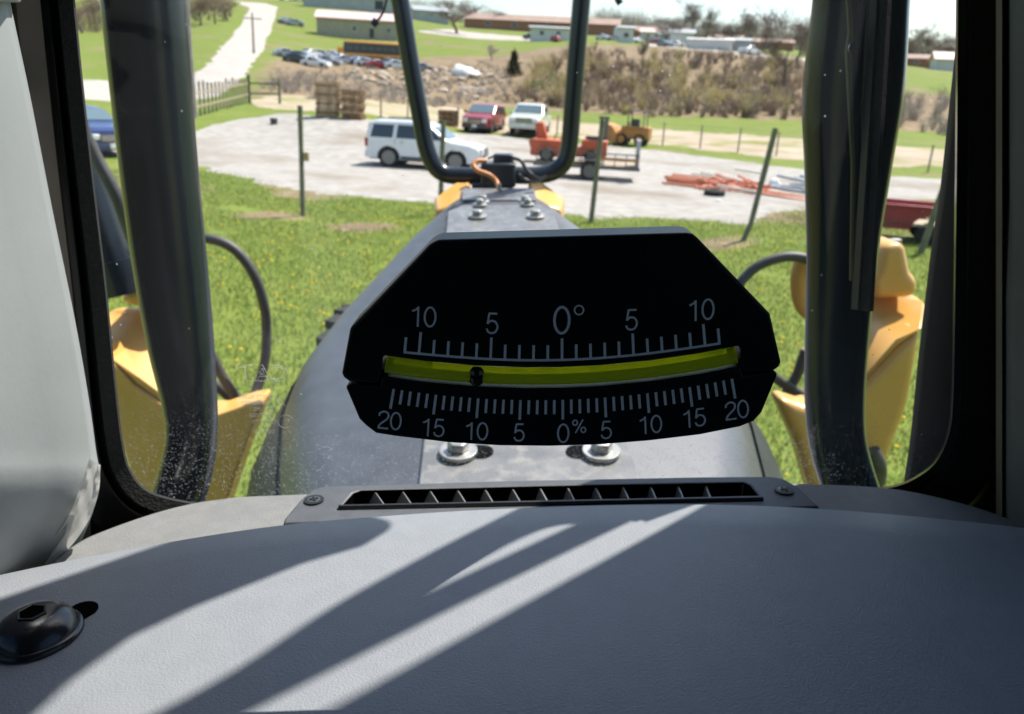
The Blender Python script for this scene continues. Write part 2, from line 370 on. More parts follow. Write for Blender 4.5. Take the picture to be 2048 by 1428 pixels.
M['carwhite'] = paint('white_car_paint', (.78, .79, .8)); M['carred'] = paint('red_car_paint', (.3, .025, .035)); M['carcream'] = paint('cream_car_paint', (.62, .64, .58))
M['carblue'] = paint('blue_car_paint', (.015, .03, .12)); M['carsilver'] = paint('silver_car_paint', (.42, .45, .5)); M['cargrey'] = paint('grey_car_paint', (.16, .18, .22))
M['cardark'] = paint('dark_car_paint', (.03, .035, .05)); M['busorange'] = paint('orange_bus_paint', (.75, .33, .04))
M['carglass'] = mat('car_glass', (.02, .03, .04), .06, spec=.8); M['windscreencar'] = mat('car_windscreen', (.1, .15, .17), .06, spec=.9)
M['lamp'] = mat('lamp_lens', (.75, .76, .74), .12, spec=.7); M['taillamp'] = mat('tail_lamp', (.35, .02, .015), .2)
M['plastic'] = mat('grey_plastic', (.05, .05, .052), .6); M['rim'] = mat('alloy_rim', (.2, .2, .205), .35, metal=.6)
M['orange'] = mat('orange_machine', (.6, .115, .04), .5, (.46, .085, .03), 4); M['rust'] = mat('rusty_yellow', (.48, .24, .055), .7, (.36, .16, .05), 3)
M['redtrailer'] = mat('red_trailer', (.33, .03, .045), .45, (.26, .03, .04), 3)
M['pipeorange'] = mat('orange_pipe', (.66, .26, .15), .6, (.58, .2, .11), 2); M['pipewhite'] = mat('white_pipe', (.68, .62, .55), .6, (.6, .5, .4), 2); M['pipegrey'] = mat('grey_pipe', (.3, .33, .36), .6, (.42, .44, .45), 2)
M['wallcream'] = mat('cream_siding', (.36, .32, .25), .8, (.41, .37, .29), 1.2); M['roofpink'] = mat('pink_roof', (.62, .42, .39), .7, (.68, .48, .45), .5)
M['wallgrey'] = mat('grey_wall', (.36, .38, .4), .8, (.42, .44, .45), .4); M['roofgrey'] = mat('grey_roof', (.3, .33, .35), .7); M['roofbrown'] = mat('brown_roof', (.26, .17, .13), .8, (.31, .21, .165), .3)
M['wallwhite'] = mat('white_wall', (.66, .66, .66), .7, (.6, .6, .61), .5); M['wallred'] = mat('red_wall', (.34, .16, .11), .8); M['pane'] = mat('window_pane', (.05, .06, .075), .15, spec=.7)
M['polewood'] = mat('pole_wood', (.22, .2, .18), .9, (.3, .275, .25), 3)

# ------------------------------------------------------------------ ground sheet, yard, roads
az_in = np.radians(np.arange(-38, 38.01, .3)); az_out = np.radians(np.arange(42, 318.1, 4.0))
AZ = np.concatenate([az_in, az_out]); RR = np.concatenate([[.4, 1.2, 2.2], np.geomspace(3, 1200, 300)])
RR = np.concatenate([RR, [1800, 3000, 5000]])
A2, R2 = np.meshgrid(AZ, RR)
X = R2 * np.sin(A2); Y = R2 * np.cos(A2); Zt = terrain(X, Y)
nA, nR = len(AZ), len(RR)
def sd_poly(poly, X, Y):
    P = np.array(poly); d = np.full(X.shape, 1e9); inside = np.zeros(X.shape, bool)
    for i in range(len(P)):
        a = P[i]; b = P[(i + 1) % len(P)]; e = b - a; wx = X - a[0]; wy = Y - a[1]
        t = np.clip((wx * e[0] + wy * e[1]) / (e @ e + 1e-9), 0, 1)
        d = np.minimum(d, np.hypot(wx - e[0] * t, wy - e[1] * t))
        c = ((a[1] <= Y) != (b[1] <= Y)) & (X < (b[0] - a[0]) * (Y - a[1]) / ((b[1] - a[1]) + 1e-12) + a[0])
        inside ^= c
    return np.where(inside, d, -d)
def fbm(X, Y, s, seed=0):
    o = np.zeros(X.shape)
    k = rng.uniform(0, 6.28, 24); a = 1.0; f = 1 / s
    for i in range(8):
        th = k[i] ; o += a * np.sin((X * math.cos(th) + Y * math.sin(th)) * f * 6.28 + k[i + 8]) * np.sin((X * math.cos(th + 1.3) - Y * math.sin(th + .7)) * f * 5.1 + k[i + 16])
        f *= 1.45; a *= .78
    return o * .55
def W2(pxs): return [tuple(G(a, b)[:2]) for a, b in pxs]
litter_polys = [W2([(510, 192), (530, 130), (570, 108), (700, 108), (850, 116), (900, 112), (985, 112), (1080, 98), (1180, 90), (1300, 92), (1450, 100), (1650, 118), (1650, 240), (1450, 236), (1300, 232), (1180, 225), (1000, 215), (880, 222), (750, 212), (640, 210)]),
                W2([(1760, 180), (1880, 190), (1950, 200), (1950, 268), (1760, 258)]), W2([(1480, 440), (1530, 395), (1640, 385), (1860, 380), (1860, 440), (1640, 452)])]
worn_px = [[(530, 366), (610, 376), (700, 396), (640, 402), (560, 392)], [(470, 430), (540, 424), (600, 434), (590, 442), (500, 442)], [(1400, 486), (1470, 472), (1520, 478), (1500, 492), (1420, 498)], [(640, 450), (760, 446), (800, 456), (700, 462)], [(1600, 478), (1760, 470), (1860, 480), (1700, 492)]]
lit = np.full(X.shape, -1e9)
for p in litter_polys: lit = np.maximum(lit, sd_poly(p, X, Y))
litter = np.clip(.5 + lit / 8, 0, 1)
for p in worn_px: litter = np.maximum(litter, np.clip(.62 + sd_poly(W2(p), X, Y) / .8, 0, .6))
V = np.stack([X, Y, Zt], -1).reshape(-1, 3)
idx = np.arange(nR * nA).reshape(nR, nA); nx = np.roll(idx, -1, 1)
F = np.stack([idx[:-1], nx[:-1], nx[1:], idx[1:]], -1).reshape(-1, 4)
V = np.vstack([V, [[0, 0, 0]]])
ground = np_mesh('ground', V, F, M['ground'], smooth=True)
me = ground.data; at = me.attributes.new('litter', 'FLOAT', 'POINT'); at.data.foreach_set('value', np.append(litter.ravel(), 0).astype(np.float32))
tag(ground, kind='structure')
def sheet(name, poly, m, lift=.02, jit=.5, js=4., slope=.06, dip=.12):
    sd = sd_poly(poly, X, Y) + jit * fbm(X, Y, js)
    off = np.clip(sd * slope, -dip, lift)
    keep = off > -dip + 1e-6
    kf = keep.ravel()[F].any(1) & (Y.ravel()[F].min(1) > 2); f = F[kf]
    used = np.unique(f); mp = np.full(len(V), -1); mp[used] = np.arange(len(used))
    vv = V[used].copy(); vv[:, 2] += np.append(off.ravel(), 0)[used]
    o = np_mesh(name, vv, mp[f], m, smooth=True); return tag(o, kind='structure')
road_px = [(-150, 195), (60, 190), (150, 196), (240, 205), (330, 205), (395, 200), (445, 190), (478, 158), (512, 120), (533, 80), (548, 42), (556, 14), (530, 6), (470, 2), (478, 8), (500, 16), (486, 40), (465, 70), (440, 100), (412, 130), (384, 158), (300, 163), (200, 160), (60, 152), (-150, 148)]
sheet('road', W2(road_px), M['road'], lift=.05, jit=.5, js=9, slope=.05)
sheet('dirt_strip', W2([(500, 214), (520, 190), (620, 192), (760, 203), (900, 216), (1010, 232), (1150, 245), (1330, 258), (1600, 278), (1870, 296), (2100, 310), (2100, 350), (1870, 335), (1600, 322), (1400, 300), (1250, 285), (1100, 270), (900, 255), (760, 232), (620, 222)]), M['dirt'], lift=.035, jit=.9, js=6)
sheet('gravel_yard', W2([(-200, 300), (100, 262), (250, 258), (390, 262), (470, 240), (560, 226), (660, 236), (760, 243), (860, 256), (960, 268), (1060, 278), (1180, 290), (1300, 299), (1450, 318), (1600, 338), (1780, 352), (2100, 370), (2100, 405), (1850, 398), (1640, 412), (1560, 428), (1500, 448), (1380, 440), (1260, 436), (1150, 432), (1000, 420), (860, 404), (700, 394), (560, 374), (450, 346), (380, 328), (250, 312), (-200, 345)]), M['gravel'], lift=.03, jit=.35, js=3.2)
sheet('dirt_path', W2([(830, 62), (900, 58), (1010, 70), (1100, 76), (1100, 82), (1000, 80), (900, 72)]), M['road'], lift=.06, jit=.6, js=12)
sheet('farm_lane', W2([(1290, 84), (1480, 104), (1640, 118), (1640, 124), (1470, 109), (1290, 90)]), M['road'], lift=.06, jit=.6, js=12)

# grass blades and dandelions on the near lawn
def blades(n, r0, r1, hmin, hmax, wid, name, m, keepf=None):
    r = r0 + (r1 - r0) * rng.random(n) ** .75; a = np.radians(rng.uniform(-36, 36, n)); x = r * np.sin(a); y = r * np.cos(a)
    if keepf is not None:
        k = keepf(x, y); x = x[k]; y = y[k]
    n = len(x); z = terrain(x, y); h = rng.uniform(hmin, hmax, n); th = rng.uniform(0, 6.283, n); w = wid * rng.uniform(.6, 1.3, n)
    lx = rng.normal(0, .45, n) * h; ly = rng.normal(0, .45, n) * h
    p = np.stack([x, y, z], -1); dx = np.stack([np.cos(th) * w, np.sin(th) * w, 0 * w], -1)
    mid = p + np.stack([lx * .35, ly * .35, h * .6], -1); top = p + np.stack([lx, ly, h], -1)
    VV = np.concatenate([p - dx, p + dx, mid + dx * .7, mid - dx * .7, top], 0)
    i = np.arange(n); Fq = np.concatenate([np.stack([i, i + n, i + 2 * n], -1), np.stack([i, i + 2 * n, i + 3 * n], -1), np.stack([i + 3 * n, i + 2 * n, i + 4 * n], -1)])
    return np_mesh(name, VV, Fq, m)
yard_poly = W2([(-200, 345), (250, 312), (380, 328), (450, 346), (560, 374), (700, 394), (860, 404), (1000, 420), (1150, 432), (1260, 436), (1380, 440), (1500, 448), (1560, 428), (1640, 412), (1850, 398), (2100, 405), (2100, 300), (-200, 250)])
worn_px = [[(530, 366), (610, 376), (700, 396), (640, 402), (560, 392)], [(470, 430), (540, 424), (600, 434), (590, 442), (500, 442)], [(1400, 486), (1470, 472), (1520, 478), (1500, 492), (1420, 498)], [(640, 450), (760, 446), (800, 456), (700, 462)], [(1600, 478), (1760, 470), (1860, 480), (1700, 492)]]
worn_polys = [W2(p) for p in worn_px]
g1 = blades(210000, 3.2, 27, .02, .075, .006, 'lawn_grass', M['grassblade'], lambda x, y: (sd_poly(yard_poly, x, y) < .35 * rng.normal(0, 1, len(x)) - .1) & (np.hypot(x, y) > 3.4) & (np.max([sd_poly(p, x, y) for p in worn_polys], 0) < .25 * rng.normal(0, 1, len(x))) & (fbm(x, y, 6.) < .75 + .35 * rng.random(len(x))))
tag(g1, 'short spring lawn grass between the machine and the gravel yard', 'grass', kind='stuff')
n = 1700; r = rng.uniform(5, 20, n); a = np.radians(rng.uniform(-34, 34, n)); x = r * np.sin(a); y = r * np.cos(a)
k = (sd_poly(yard_poly, x, y) < -.4) & (fbm(x, y, 3.) > .12); x, y = x[k], y[k]; z = terrain(x, y)
VV = []; FF = []
for i in range(len(x)):
    o = len(VV); h = random.uniform(.06, .11); s = random.uniform(.016, .028)
    for t in range(7): VV.append((x[i] + s * math.cos(t * .8976), y[i] + s * math.sin(t * .8976), z[i] + h))
    VV.append((x[i], y[i], z[i] + h + .014)); VV.append((x[i], y[i], z[i] + h - .02))
    for t in range(7): FF += [(o + t, o + (t + 1) % 7, o + 7), (o + (t + 1) % 7, o + t, o + 8)]
dd = np_mesh('dandelions', VV, FF, M['dandelion']); tag(dd, 'yellow dandelion heads dotted through the lawn', 'flowers', kind='stuff')

# ------------------------------------------------------------------ trees, brush
def bare_tree_mesh(seed, h, spread=.45, levels=5, twig=.012):
    rd = random.Random(seed); trunk = MB(); tw_v = []; tw_f = []
    def strip(a, b, w0, w1):
        d = (b - a).normalized(); s = d.cross(Vector((rd.uniform(-1, 1), rd.uniform(-1, 1), rd.uniform(-1, 1)))).normalized(); s2 = d.cross(s)
        o = len(tw_v)
        for p, w in ((a, w0), (b, w1)):
            for k in range(3):
                t = k * 2.094; tw_v.append(tuple(p + (s * math.cos(t) + s2 * math.sin(t)) * w))
        for k in range(3): tw_f.append((o + k, o + (k + 1) % 3, o + 3 + (k + 1) % 3, o + 3 + k))
    def grow(p, d, L, r, lv):
        pts = [p]; rad = [r]; q = p.copy(); dd_ = d.copy(); ns = 4
        for i in range(ns):
            dd_ = (dd_ + Vector((rd.uniform(-1, 1), rd.uniform(-1, 1), rd.uniform(-.3, .5))) * .16).normalized()
            q = q + dd_ * L / ns; pts.append(q.copy()); rad.append(r * (1 - .5 * (i + 1) / ns))
        if lv >= levels - 2: trunk.tube(pts, rad, 6)
        else:
            for i in range(ns): strip(pts[i], pts[i + 1], max(rad[i], twig), max(rad[i + 1], twig * .7))
        if lv == 0: return
        nb = rd.randint(3, 4) + (1 if lv < 3 else 0)
        for i in range(nb):
            t = rd.uniform(.2, 1); k = min(int(t * ns), ns - 1); b = pts[k].lerp(pts[k + 1], t * ns - k)
            side = Vector((rd.uniform(-1, 1), rd.uniform(-1, 1), rd.uniform(-.1, .6))).normalized()
            nd = (dd_ * (1 - spread) + side * spread * 1.5 + Vector((0, 0, .12))).normalized()
            grow(b, nd, L * rd.uniform(.62, .9), rad[k + 1] * .55, lv - 1)
    grow(Vector((0, 0, -.2)), Vector((rd.uniform(-.08, .08), rd.uniform(-.08, .08), 1)).normalized(), h * .3, h * .02, levels)
    return trunk, tw_v, tw_f
TREES = []
for s_, sp in ((3, .45), (8, .5), (15, .4), (21, .55)):
    TREES.append(bare_tree_mesh(s_, 10, sp, 5, .017))
tree_protos = []
def bare_tree(kind, loc, h, label, rz=0, mt='twig2', group=None, wide=1.0):
    key = (kind % len(TREES), mt)
    e = empty('bare_tree', loc, rz, label, 'tree', group)
    for k, o in tree_protos:
        if k == key:
            for ch in o.children: c = ch.copy(); COL.objects.link(c); c.parent = e
            break
    else:
        tr, tv, tf = TREES[key[0]]
        tr.build('trunk', M['bark'], e, smooth=60, fixn=False)
        np_mesh('crown', tv, tf, M[mt], e); tree_protos.append((key, e))
    e.scale = (h / 10 * wide, h / 10 * wide, h / 10)
    return e
sky_trees = [
 (915, 30, 250, 11, 'wide bare tree alone on the skyline between the guard bars', 1.3),
 (870, 40, 330, 8, 'small bare tree left of the lone wide skyline tree', 1.0),
 (1000, 48, 330, 7, 'small bare tree at the left end of the long brown building', 1.0),
 (1215, 66, 420, 8, 'faint bare tree just right of the guard bar on the skyline', 1.0),
 (1335, 82, 230, 8, 'slim bare tree left of the tall skyline grove', .8),
 (1356, 84, 240, 10, 'leftmost tall tree of the skyline grove', .8),
 (1385, 86, 245, 12.5, 'tallest tree in the middle of the skyline grove', .8),
 (1408, 88, 238, 11, 'tall tree at the right side of the skyline grove', .7),
 (1435, 92, 260, 8, 'round bare tree right of the skyline grove', 1.0),
 (1470, 95, 260, 9, 'upright bare tree between the grove and the tall near tree', .8),
 (1500, 98, 260, 11, 'dense bare tree left of the tall near tree on the skyline', .9),
 (1525, 100, 270, 8, 'low bare tree touching the tall near tree at left', 1.0),
 (1600, 104, 240, 9, 'bare tree beside the dark guard post on the skyline', 1.0),
 (1815, 125, 230, 8, 'bare tree just right of the right guard post', 1.0),
 (1850, 130, 250, 10, 'tall bare tree above the red house at right', 1.1),
 (1885, 134, 240, 9, 'bare tree beside the right window pillar', 1.1)]
for i, (px, py, r, h, lb, w) in enumerate(sky_trees):
    bare_tree(i, atR(px, py, r), h * 1.25, lb, i * 1.7, 'darktwig', 'bare trees on the skyline', w * 1.5)
bare_tree(0, atR(1567, 190, 104), 13.0, 'tall bare tree standing out of the brush beside the right post', .4, 'darktwig', None, 1.0)
bare_tree(2, atR(1282, 150, 112), 5.5, 'slim dark tree in the brush bank beyond the yellow loader', 2.0, 'darktwig', None, .6)
bare_tree(1, atR(985, 118, 140), 4.2, 'small bare tree on the green slope between the bars', 1.0, 'twig2', None, 1.1)
lt = [(375, 40, 185, 9), (400, 42, 178, 8), (430, 44, 186, 7.5), (455, 40, 200, 7), (165, 60, 165, 9), (195, 62, 175, 8), (350, 40, 176, 9)]
lbl = ['bare tree just right of the left post in the roadside clump', 'bushy bare tree second in the roadside clump', 'dark bare tree third in the roadside clump', 'low bare tree nearest the road in the roadside clump',
       'bare tree in the gap left of the left post, nearer the pillar', 'bare tree in the gap left of the left post, nearer the post', 'bare tree half hidden behind the left post']
for i, (px, py, r, h) in enumerate(lt): bare_tree(i + 1, atR(px, py, r), h, lbl[i], i * 2.1, 'twig', 'trees by the uphill road', 1.5)

def strips(P0, P1, w):
    n = len(P0); d = P1 - P0; s = np.cross(d, rng.normal(0, 1, (n, 3))); s /= np.linalg.norm(s, axis=1, keepdims=True) + 1e-9; w = np.asarray(w).reshape(-1, 1)
    VV = np.concatenate([P0 - s * w, P0 + s * w, P1 + s * w * .5, P1 - s * w * .5]); i = np.arange(n)
    return VV, np.stack([i, i + n, i + 2 * n, i + 3 * n], -1)
def thicket(name, cx, cy, hh, m, label, cat, stems=26, w=.018, lean=.35):
    n = len(cx); X0 = np.repeat(cx, stems); Y0 = np.repeat(cy, stems); H = np.repeat(hh, stems) * rng.uniform(.45, 1.05, n * stems); N_ = len(X0)
    sp = rng.normal(0, .22, (N_, 2)) * H[:, None]
    P0 = np.stack([X0 + sp[:, 0] * .5, Y0 + sp[:, 1] * .5, terrain(X0, Y0) - .05], -1)
    P1 = P0 + np.stack([rng.normal(0, lean, N_) * H, rng.normal(0, lean, N_) * H, H], -1)
    sets = [strips(P0, P1, w * rng.uniform(.6, 1.6, N_))]
    for k in range(3):
        t = rng.uniform(.35, .95, (N_, 1)); a = P0 + (P1 - P0) * t; ln = H[:, None] * .35
        b = a + np.concatenate([rng.normal(0, .6, (N_, 2)), rng.uniform(.2, 1.1, (N_, 1))], 1) * ln
        sets.append(strips(a, b, w * .7 * rng.uniform(.6, 1.4, N_)))
    VV = []; FF = []; o = 0
    for v_, f_ in sets: VV.append(v_); FF.append(f_ + o); o += len(v_)
    ob = np_mesh(name, np.concatenate(VV), np.concatenate(FF), m); return tag(ob, label, cat, kind='stuff')
def scatter_px(n, poly):
    P = np.array(poly, float); mn = P.min(0); mx_ = P.max(0); px = rng.uniform(mn[0], mx_[0], n * 3); py = rng.uniform(mn[1], mx_[1], n * 3)
    k = sd_poly(poly, px, py) > 0; px = px[k][:n]; py = py[k][:n]
    g = [G(a, b) for a, b in zip(px, py)]; return np.array([p.x for p in g]), np.array([p.y for p in g])
bank = [(1010, 205), (1060, 150), (1100, 118), (1180, 100), (1300, 104), (1450, 112), (1640, 130), (1640, 242), (1450, 236), (1300, 234), (1180, 225), (1080, 212)]
cx, cy = scatter_px(600, bank); thicket('brush_thicket', cx, cy, rng.uniform(.6, 2.2, len(cx)) * (.75 + .35 * fbm(cx, cy, 18.)), M['twig'], 'brown leafless brush covering the bank behind the yard', 'brush')
cx, cy = scatter_px(130, bank); thicket('tan_brush', cx, cy, rng.uniform(.6, 1.8, len(cx)), M['tantwig'], 'tan dry brush and tall weeds patchy across the bank', 'brush', stems=24, w=.02)
cx, cy = scatter_px(75, bank); thicket('budding_brush', cx, cy, rng.uniform(1.0, 2.6, len(cx)), M['bud'], 'yellow-green budding brush mixed through the brown bank', 'brush', stems=30, w=.03)
sl = [(520, 180), (560, 145), (850, 140), (1000, 118), (1040, 150), (1000, 205), (880, 216), (640, 205)]
cx, cy = scatter_px(420, sl); thicket('dry_weeds', cx, cy, rng.uniform(.3, .9, len(cx)), M['twig2'], 'dry grey weeds on the slope below the parked car rows', 'weeds', stems=18, w=.012, lean=.6)
rb = [(1770, 190), (1900, 200), (1900, 275), (1770, 262)]
cx, cy = scatter_px(45, rb); thicket('right_brush', cx, cy, rng.uniform(.9, 2.2, len(cx)), M['twig2'], 'grey brush seen between the right post and the pillar', 'brush')
lh = [(140, 30), (220, 30), (470, 5), (465, 40), (370, 46), (220, 66), (140, 66)]
cx, cy = scatter_px(120, lh); thicket('roadside_brush', cx, cy, rng.uniform(1.5, 4.0, len(cx)), M['twig'], 'brown brush under the trees beside the uphill road', 'brush')
hl = []
def far_wood(px0, px1, r, n, hmin, hmax, name, label):
    pxs = rng.uniform(px0, px1, n); pts = [atR(p, 70, r * random.uniform(.93, 1.07)) for p in pxs]
    return thicket(name, np.array([p.x for p in pts]), np.array([p.y for p in pts]), rng.uniform(hmin, hmax, n), M['twig2'], label, 'woodland', stems=30, w=.05, lean=.3)
far_wood(1190, 1640, 420, 220, 5, 12, 'far_woodland', 'hazy grey woodland along the skyline behind the grove')
far_wood(560, 1000, 520, 120, 4, 10, 'distant_woodland', 'faint woodland on the skyline behind the pink roof')
far_wood(1780, 2000, 330, 90, 4, 9, 'right_woodland', 'grey woodland on the skyline at far right')
def leaf_bush(name, loc, h, w, m, label, cat, nleaf=700, cone=True):
    e = empty(name, loc, 0, label, cat)
    MB().tube([(0, 0, -.1), (0, 0, h * .5)], [.06, .03], 6).build('trunk', M['bark'], e)
    t = rng.random(nleaf); ang = rng.uniform(0, 6.283, nleaf)
    rad = (1 - t) * w / 2 if cone else w / 2 * np.sqrt(np.maximum(0, 1 - (2 * t - 1) ** 2)); rad = rad * np.sqrt(rng.random(nleaf)) * rng.uniform(.8, 1.25, nleaf)
    p = np.stack([rad * np.cos(ang), rad * np.sin(ang), h * (.08 + .92 * t)], -1); q = p + rng.normal(0, .1, (nleaf, 3)) * h * .7
    v_, f_ = strips(p, q, .035 * h * rng.uniform(.5, 1.3, nleaf)); np_mesh('crown', v_, f_, m, e); return e
leaf_bush('evergreen_tree', G(1027, 152), 2.9, 2.3, M['evergreen'], 'dark evergreen on the slope above the white pickup', 'tree', 900)
leaf_bush('green_shrub', G(1105, 168), 1.2, 1.6, M['shrubgreen'], 'bright green shrub at the brush edge, nearer the guard bar', 'shrub', 500, False)
leaf_bush('green_shrub', G(1070, 184), 1.2, 2.2, M['shrubgreen'], 'low green shrub at the brush edge above the white pickup', 'shrub', 500, False)
leaf_bush('dark_shrub', G(1012, 206), .8, 1.9, M['evergreen'], 'low dark shrub right behind the red car', 'shrub', 400, False)

# ------------------------------------------------------------------ buildings far behind
def house(name, loc, rz, L, D, H, roofh, wm, rm, label, wins=(), doors=(), ov=.5):
    e = empty(name, loc, rz, label, 'building')
    MB().box((0, 0, H / 2 - .5), (L, D, H + 1)).build('wall', M[wm], e)
    rf = MB(); a = L / 2 + ov; b = D / 2 + ov
    rf.add([(-a, -b, H - .08), (a, -b, H - .08), (a, 0, H + roofh), (-a, 0, H + roofh), (-a, b, H - .08), (a, b, H - .08), (-a, -b, H + .12), (a, -b, H + .12), (a, 0, H + roofh + .2), (-a, 0, H + roofh + .2), (-a, b, H + .12), (a, b, H + .12)],
           [(0, 1, 2, 3), (3, 2, 5, 4), (6, 9, 8, 7), (9, 10, 11, 8), (0, 6, 7, 1), (4, 5, 11, 10), (0, 3, 9, 6), (3, 4, 10, 9), (1, 7, 8, 2), (2, 8, 11, 5)])
    rf.build('roof', M[rm], e)
    for s in (-1, 1): MB().add([(s * (L / 2 - .02), -D / 2, H), (s * (L / 2 - .02), D / 2, H), (s * (L / 2 - .02), 0, H + roofh)], [(0, 1, 2)]).build('gable', M[wm], e)
    for x, z, w, h in wins:
        f = MB().box((x, -D / 2 - .03, z), (w + .2, .08, h + .2)).build('window', M['wallwhite'], e); MB().box((x, -D / 2 - .08, z), (w, .05, h)).build('pane', M['pane'], f)
    for x, w, h in doors: MB().box((x, -D / 2 - .04, h / 2), (w, .1, h)).build('door', M['plastic'], e)
    return e
def face(loc, extra=0): return math.atan2(loc.x, loc.y) * -1 + extra
p = G(722, 76); house('long_shed', p, face(p, -.12), 18.5, 7, 3.5, 1.7, 'wallcream', 'roofpink', 'long cream shed with a pale pink metal roof on the green hillside', wins=[(-1, 1.7, .8, .9), (6.5, 1.7, .8, .9)], doors=[(2.8, .9, 1.9)])
p = atR(705, 24, 330); house('warehouse', p, face(p, -.06), 34, 14, 4.6, 2.0, 'wallgrey', 'roofgrey', 'long grey warehouse above the pink-roofed shed', doors=[(10, 3, 3)])
p = atR(860, 40, 330); house('grey_barn', p, face(p, .1), 13, 9, 3.4, 2.0, 'wallgrey', 'roofgrey', 'small grey barn behind the left guard bar')
p = atR(1085, 60, 330); house('long_low_building', p, face(p, -.1), 58, 14, 3.0, 2.6, 'wallred', 'roofbrown', 'long low building with a brown roof on the ridge', wins=[(-20, 1.6, 2, 1.2), (-10, 1.6, 2, 1.2), (2, 1.6, 2, 1.2), (14, 1.6, 2, 1.2)])
p = atR(1290, 80, 360); house('low_brown_house', p, face(p, -.1), 36, 10, 2.6, 2.0, 'wallred', 'roofbrown', 'low brown house right of the guard bar on the ridge', wins=[(-8, 1.5, 2, 1), (4, 1.5, 2, 1)])
p = atR(1100, 82, 210); house('white_trailer_home', p, face(p, -.05), 9.5, 3.6, 2.7, .4, 'wallwhite', 'roofgrey', 'white trailer home left of the right guard bar', wins=[(-2, 1.6, .9, .9), (2, 1.6, .9, .9)])
p = atR(1252, 76, 215); house('white_shop', p, face(p), 3.4, 3.2, 3.2, .5, 'wallwhite', 'roofgrey', 'small white building right of the right guard bar', wins=[(0, 1.7, 1.2, 1)])
p = atR(1418, 108, 190); house('long_white_trailer', p, face(p, -.12), 9, 2.6, 1.9, .25, 'wallwhite', 'wallwhite', 'long white box trailer in front of the skyline grove')
p = atR(1475, 108, 200); house('green_shed', p, face(p, -.1), 5, 4, 2.0, .6, 'wallgrey', 'roofgrey', 'low grey shed right of the long white trailer')
p = atR(1362, 90, 230); house('grey_garage', p, face(p), 6, 4, 3.0, 1.0, 'wallwhite', 'roofgrey', 'pale garage at the foot of the skyline grove')
p = atR(1845, 140, 215); house('red_house', p, face(p), 7.5, 6, 1.6, 1.0, 'wallred', 'roofbrown', 'low red-brown house by the right pillar', wins=[(-1.5, .9, .9, .7)])
p = atR(1893, 145, 205); house('pink_roofed_house', p, face(p, .2), 6, 6, 1.9, 1.6, 'wallwhite', 'roofpink', 'white house with a pink roof half behind the right pillar')
MB().lathe([(.05, 0), (2.2, 0), (2.2, 2.6), (1.9, 3.3), (1.0, 3.8), (.05, 3.9)], 20).build('storage_tank', M['wallwhite'], smooth=40).location = atR(1240, 70, 300)
tag(bpy.data.objects['storage_tank'], 'white domed storage tank on the ridge right of the guard bar', 'tank')
for px, py, r_, L_, H_, wm, rm, lb in [(1305, 84, 330, 9, 2.6, 'wallwhite', 'roofpink', 'small pale house with a pinkish roof right of the white shop'), (1340, 86, 300, 7, 2.4, 'wallgrey', 'roofgrey', 'small grey house left of the skyline grove'),
        (1450, 96, 330, 12, 2.4, 'wallred', 'roofbrown', 'low brown house behind the long white trailer'), (1545, 104, 320, 14, 2.2, 'wallred', 'roofbrown', 'low brown house behind the tall near tree'), (830, 32, 420, 10, 2.6, 'wallwhite', 'roofgrey', 'far white house just right of the left guard bar')]:
    p = atR(px, py, r_); house('far_house', p, face(p, random.uniform(-.2, .2)), L_, 6, H_, 1.4, wm, rm, lb, wins=[(-1.5, 1.4, .9, .9), (1.5, 1.4, .9, .9)])
# utility poles
def upole(loc, h, label, lean=0, arm=True):
    e = empty('utility_pole', loc, face(loc), label, 'pole', 'utility poles by the road'); e.rotation_euler.y = lean
    MB().tube([(0, 0, -.3), (0, 0, h)], [.17, .11], 10).build('shaft', M['polewood'], e, smooth=50)
    if arm:
        MB().box((0, -.14, h - .7), (2.3, .1, .12)).build('crossarm', M['polewood'], e)
        for x in (-1, -.5, .5, 1): MB().lathe([(.05, 0), (.05, .08), (.02, .16)], 8, Matrix.Translation((x, -.14, h - .64))).build('insulator', M['lamp'], e)
    return e
upole(G(388, 236), 9, 'tall grey utility pole right beside the left guard post', 0)
upole(atR(508, 112, 118), 5.0, 'small utility pole at the right edge of the uphill road', 0)

# ------------------------------------------------------------------ vehicles (local +x is the front)
def wheel(parent, x, y, rad, wid, rimm='rim'):
    s = 1 if y > 0 else -1
    Mx = Matrix.Translation((x, y, rad)) @ Matrix.Rotation(-s * math.pi / 2, 4, 'X')
    w = MB().lathe([(rad * .66, -wid / 2), (rad * .9, -wid / 2), (rad, -wid * .32), (rad, wid * .32), (rad * .9, wid / 2), (rad * .66, wid / 2)], 24, Mx, close=True).build('wheel', M['tyre'], parent, smooth=40)
    rm = MB().lathe([(rad * .67, wid * .5), (rad * .62, wid * .42), (rad * .55, wid * .3), (rad * .06, wid * .34), (rad * .05, wid * .4)], 24, Mx)
    for k in range(6):
        a = k * math.pi / 3; rm.box((rad * .36, 0, wid * .4), (rad * .5, rad * .14, wid * .1), Mx @ Matrix.Rotation(a, 4, 'Z'))
    rm.build('rim', M[rimm], w, smooth=40)
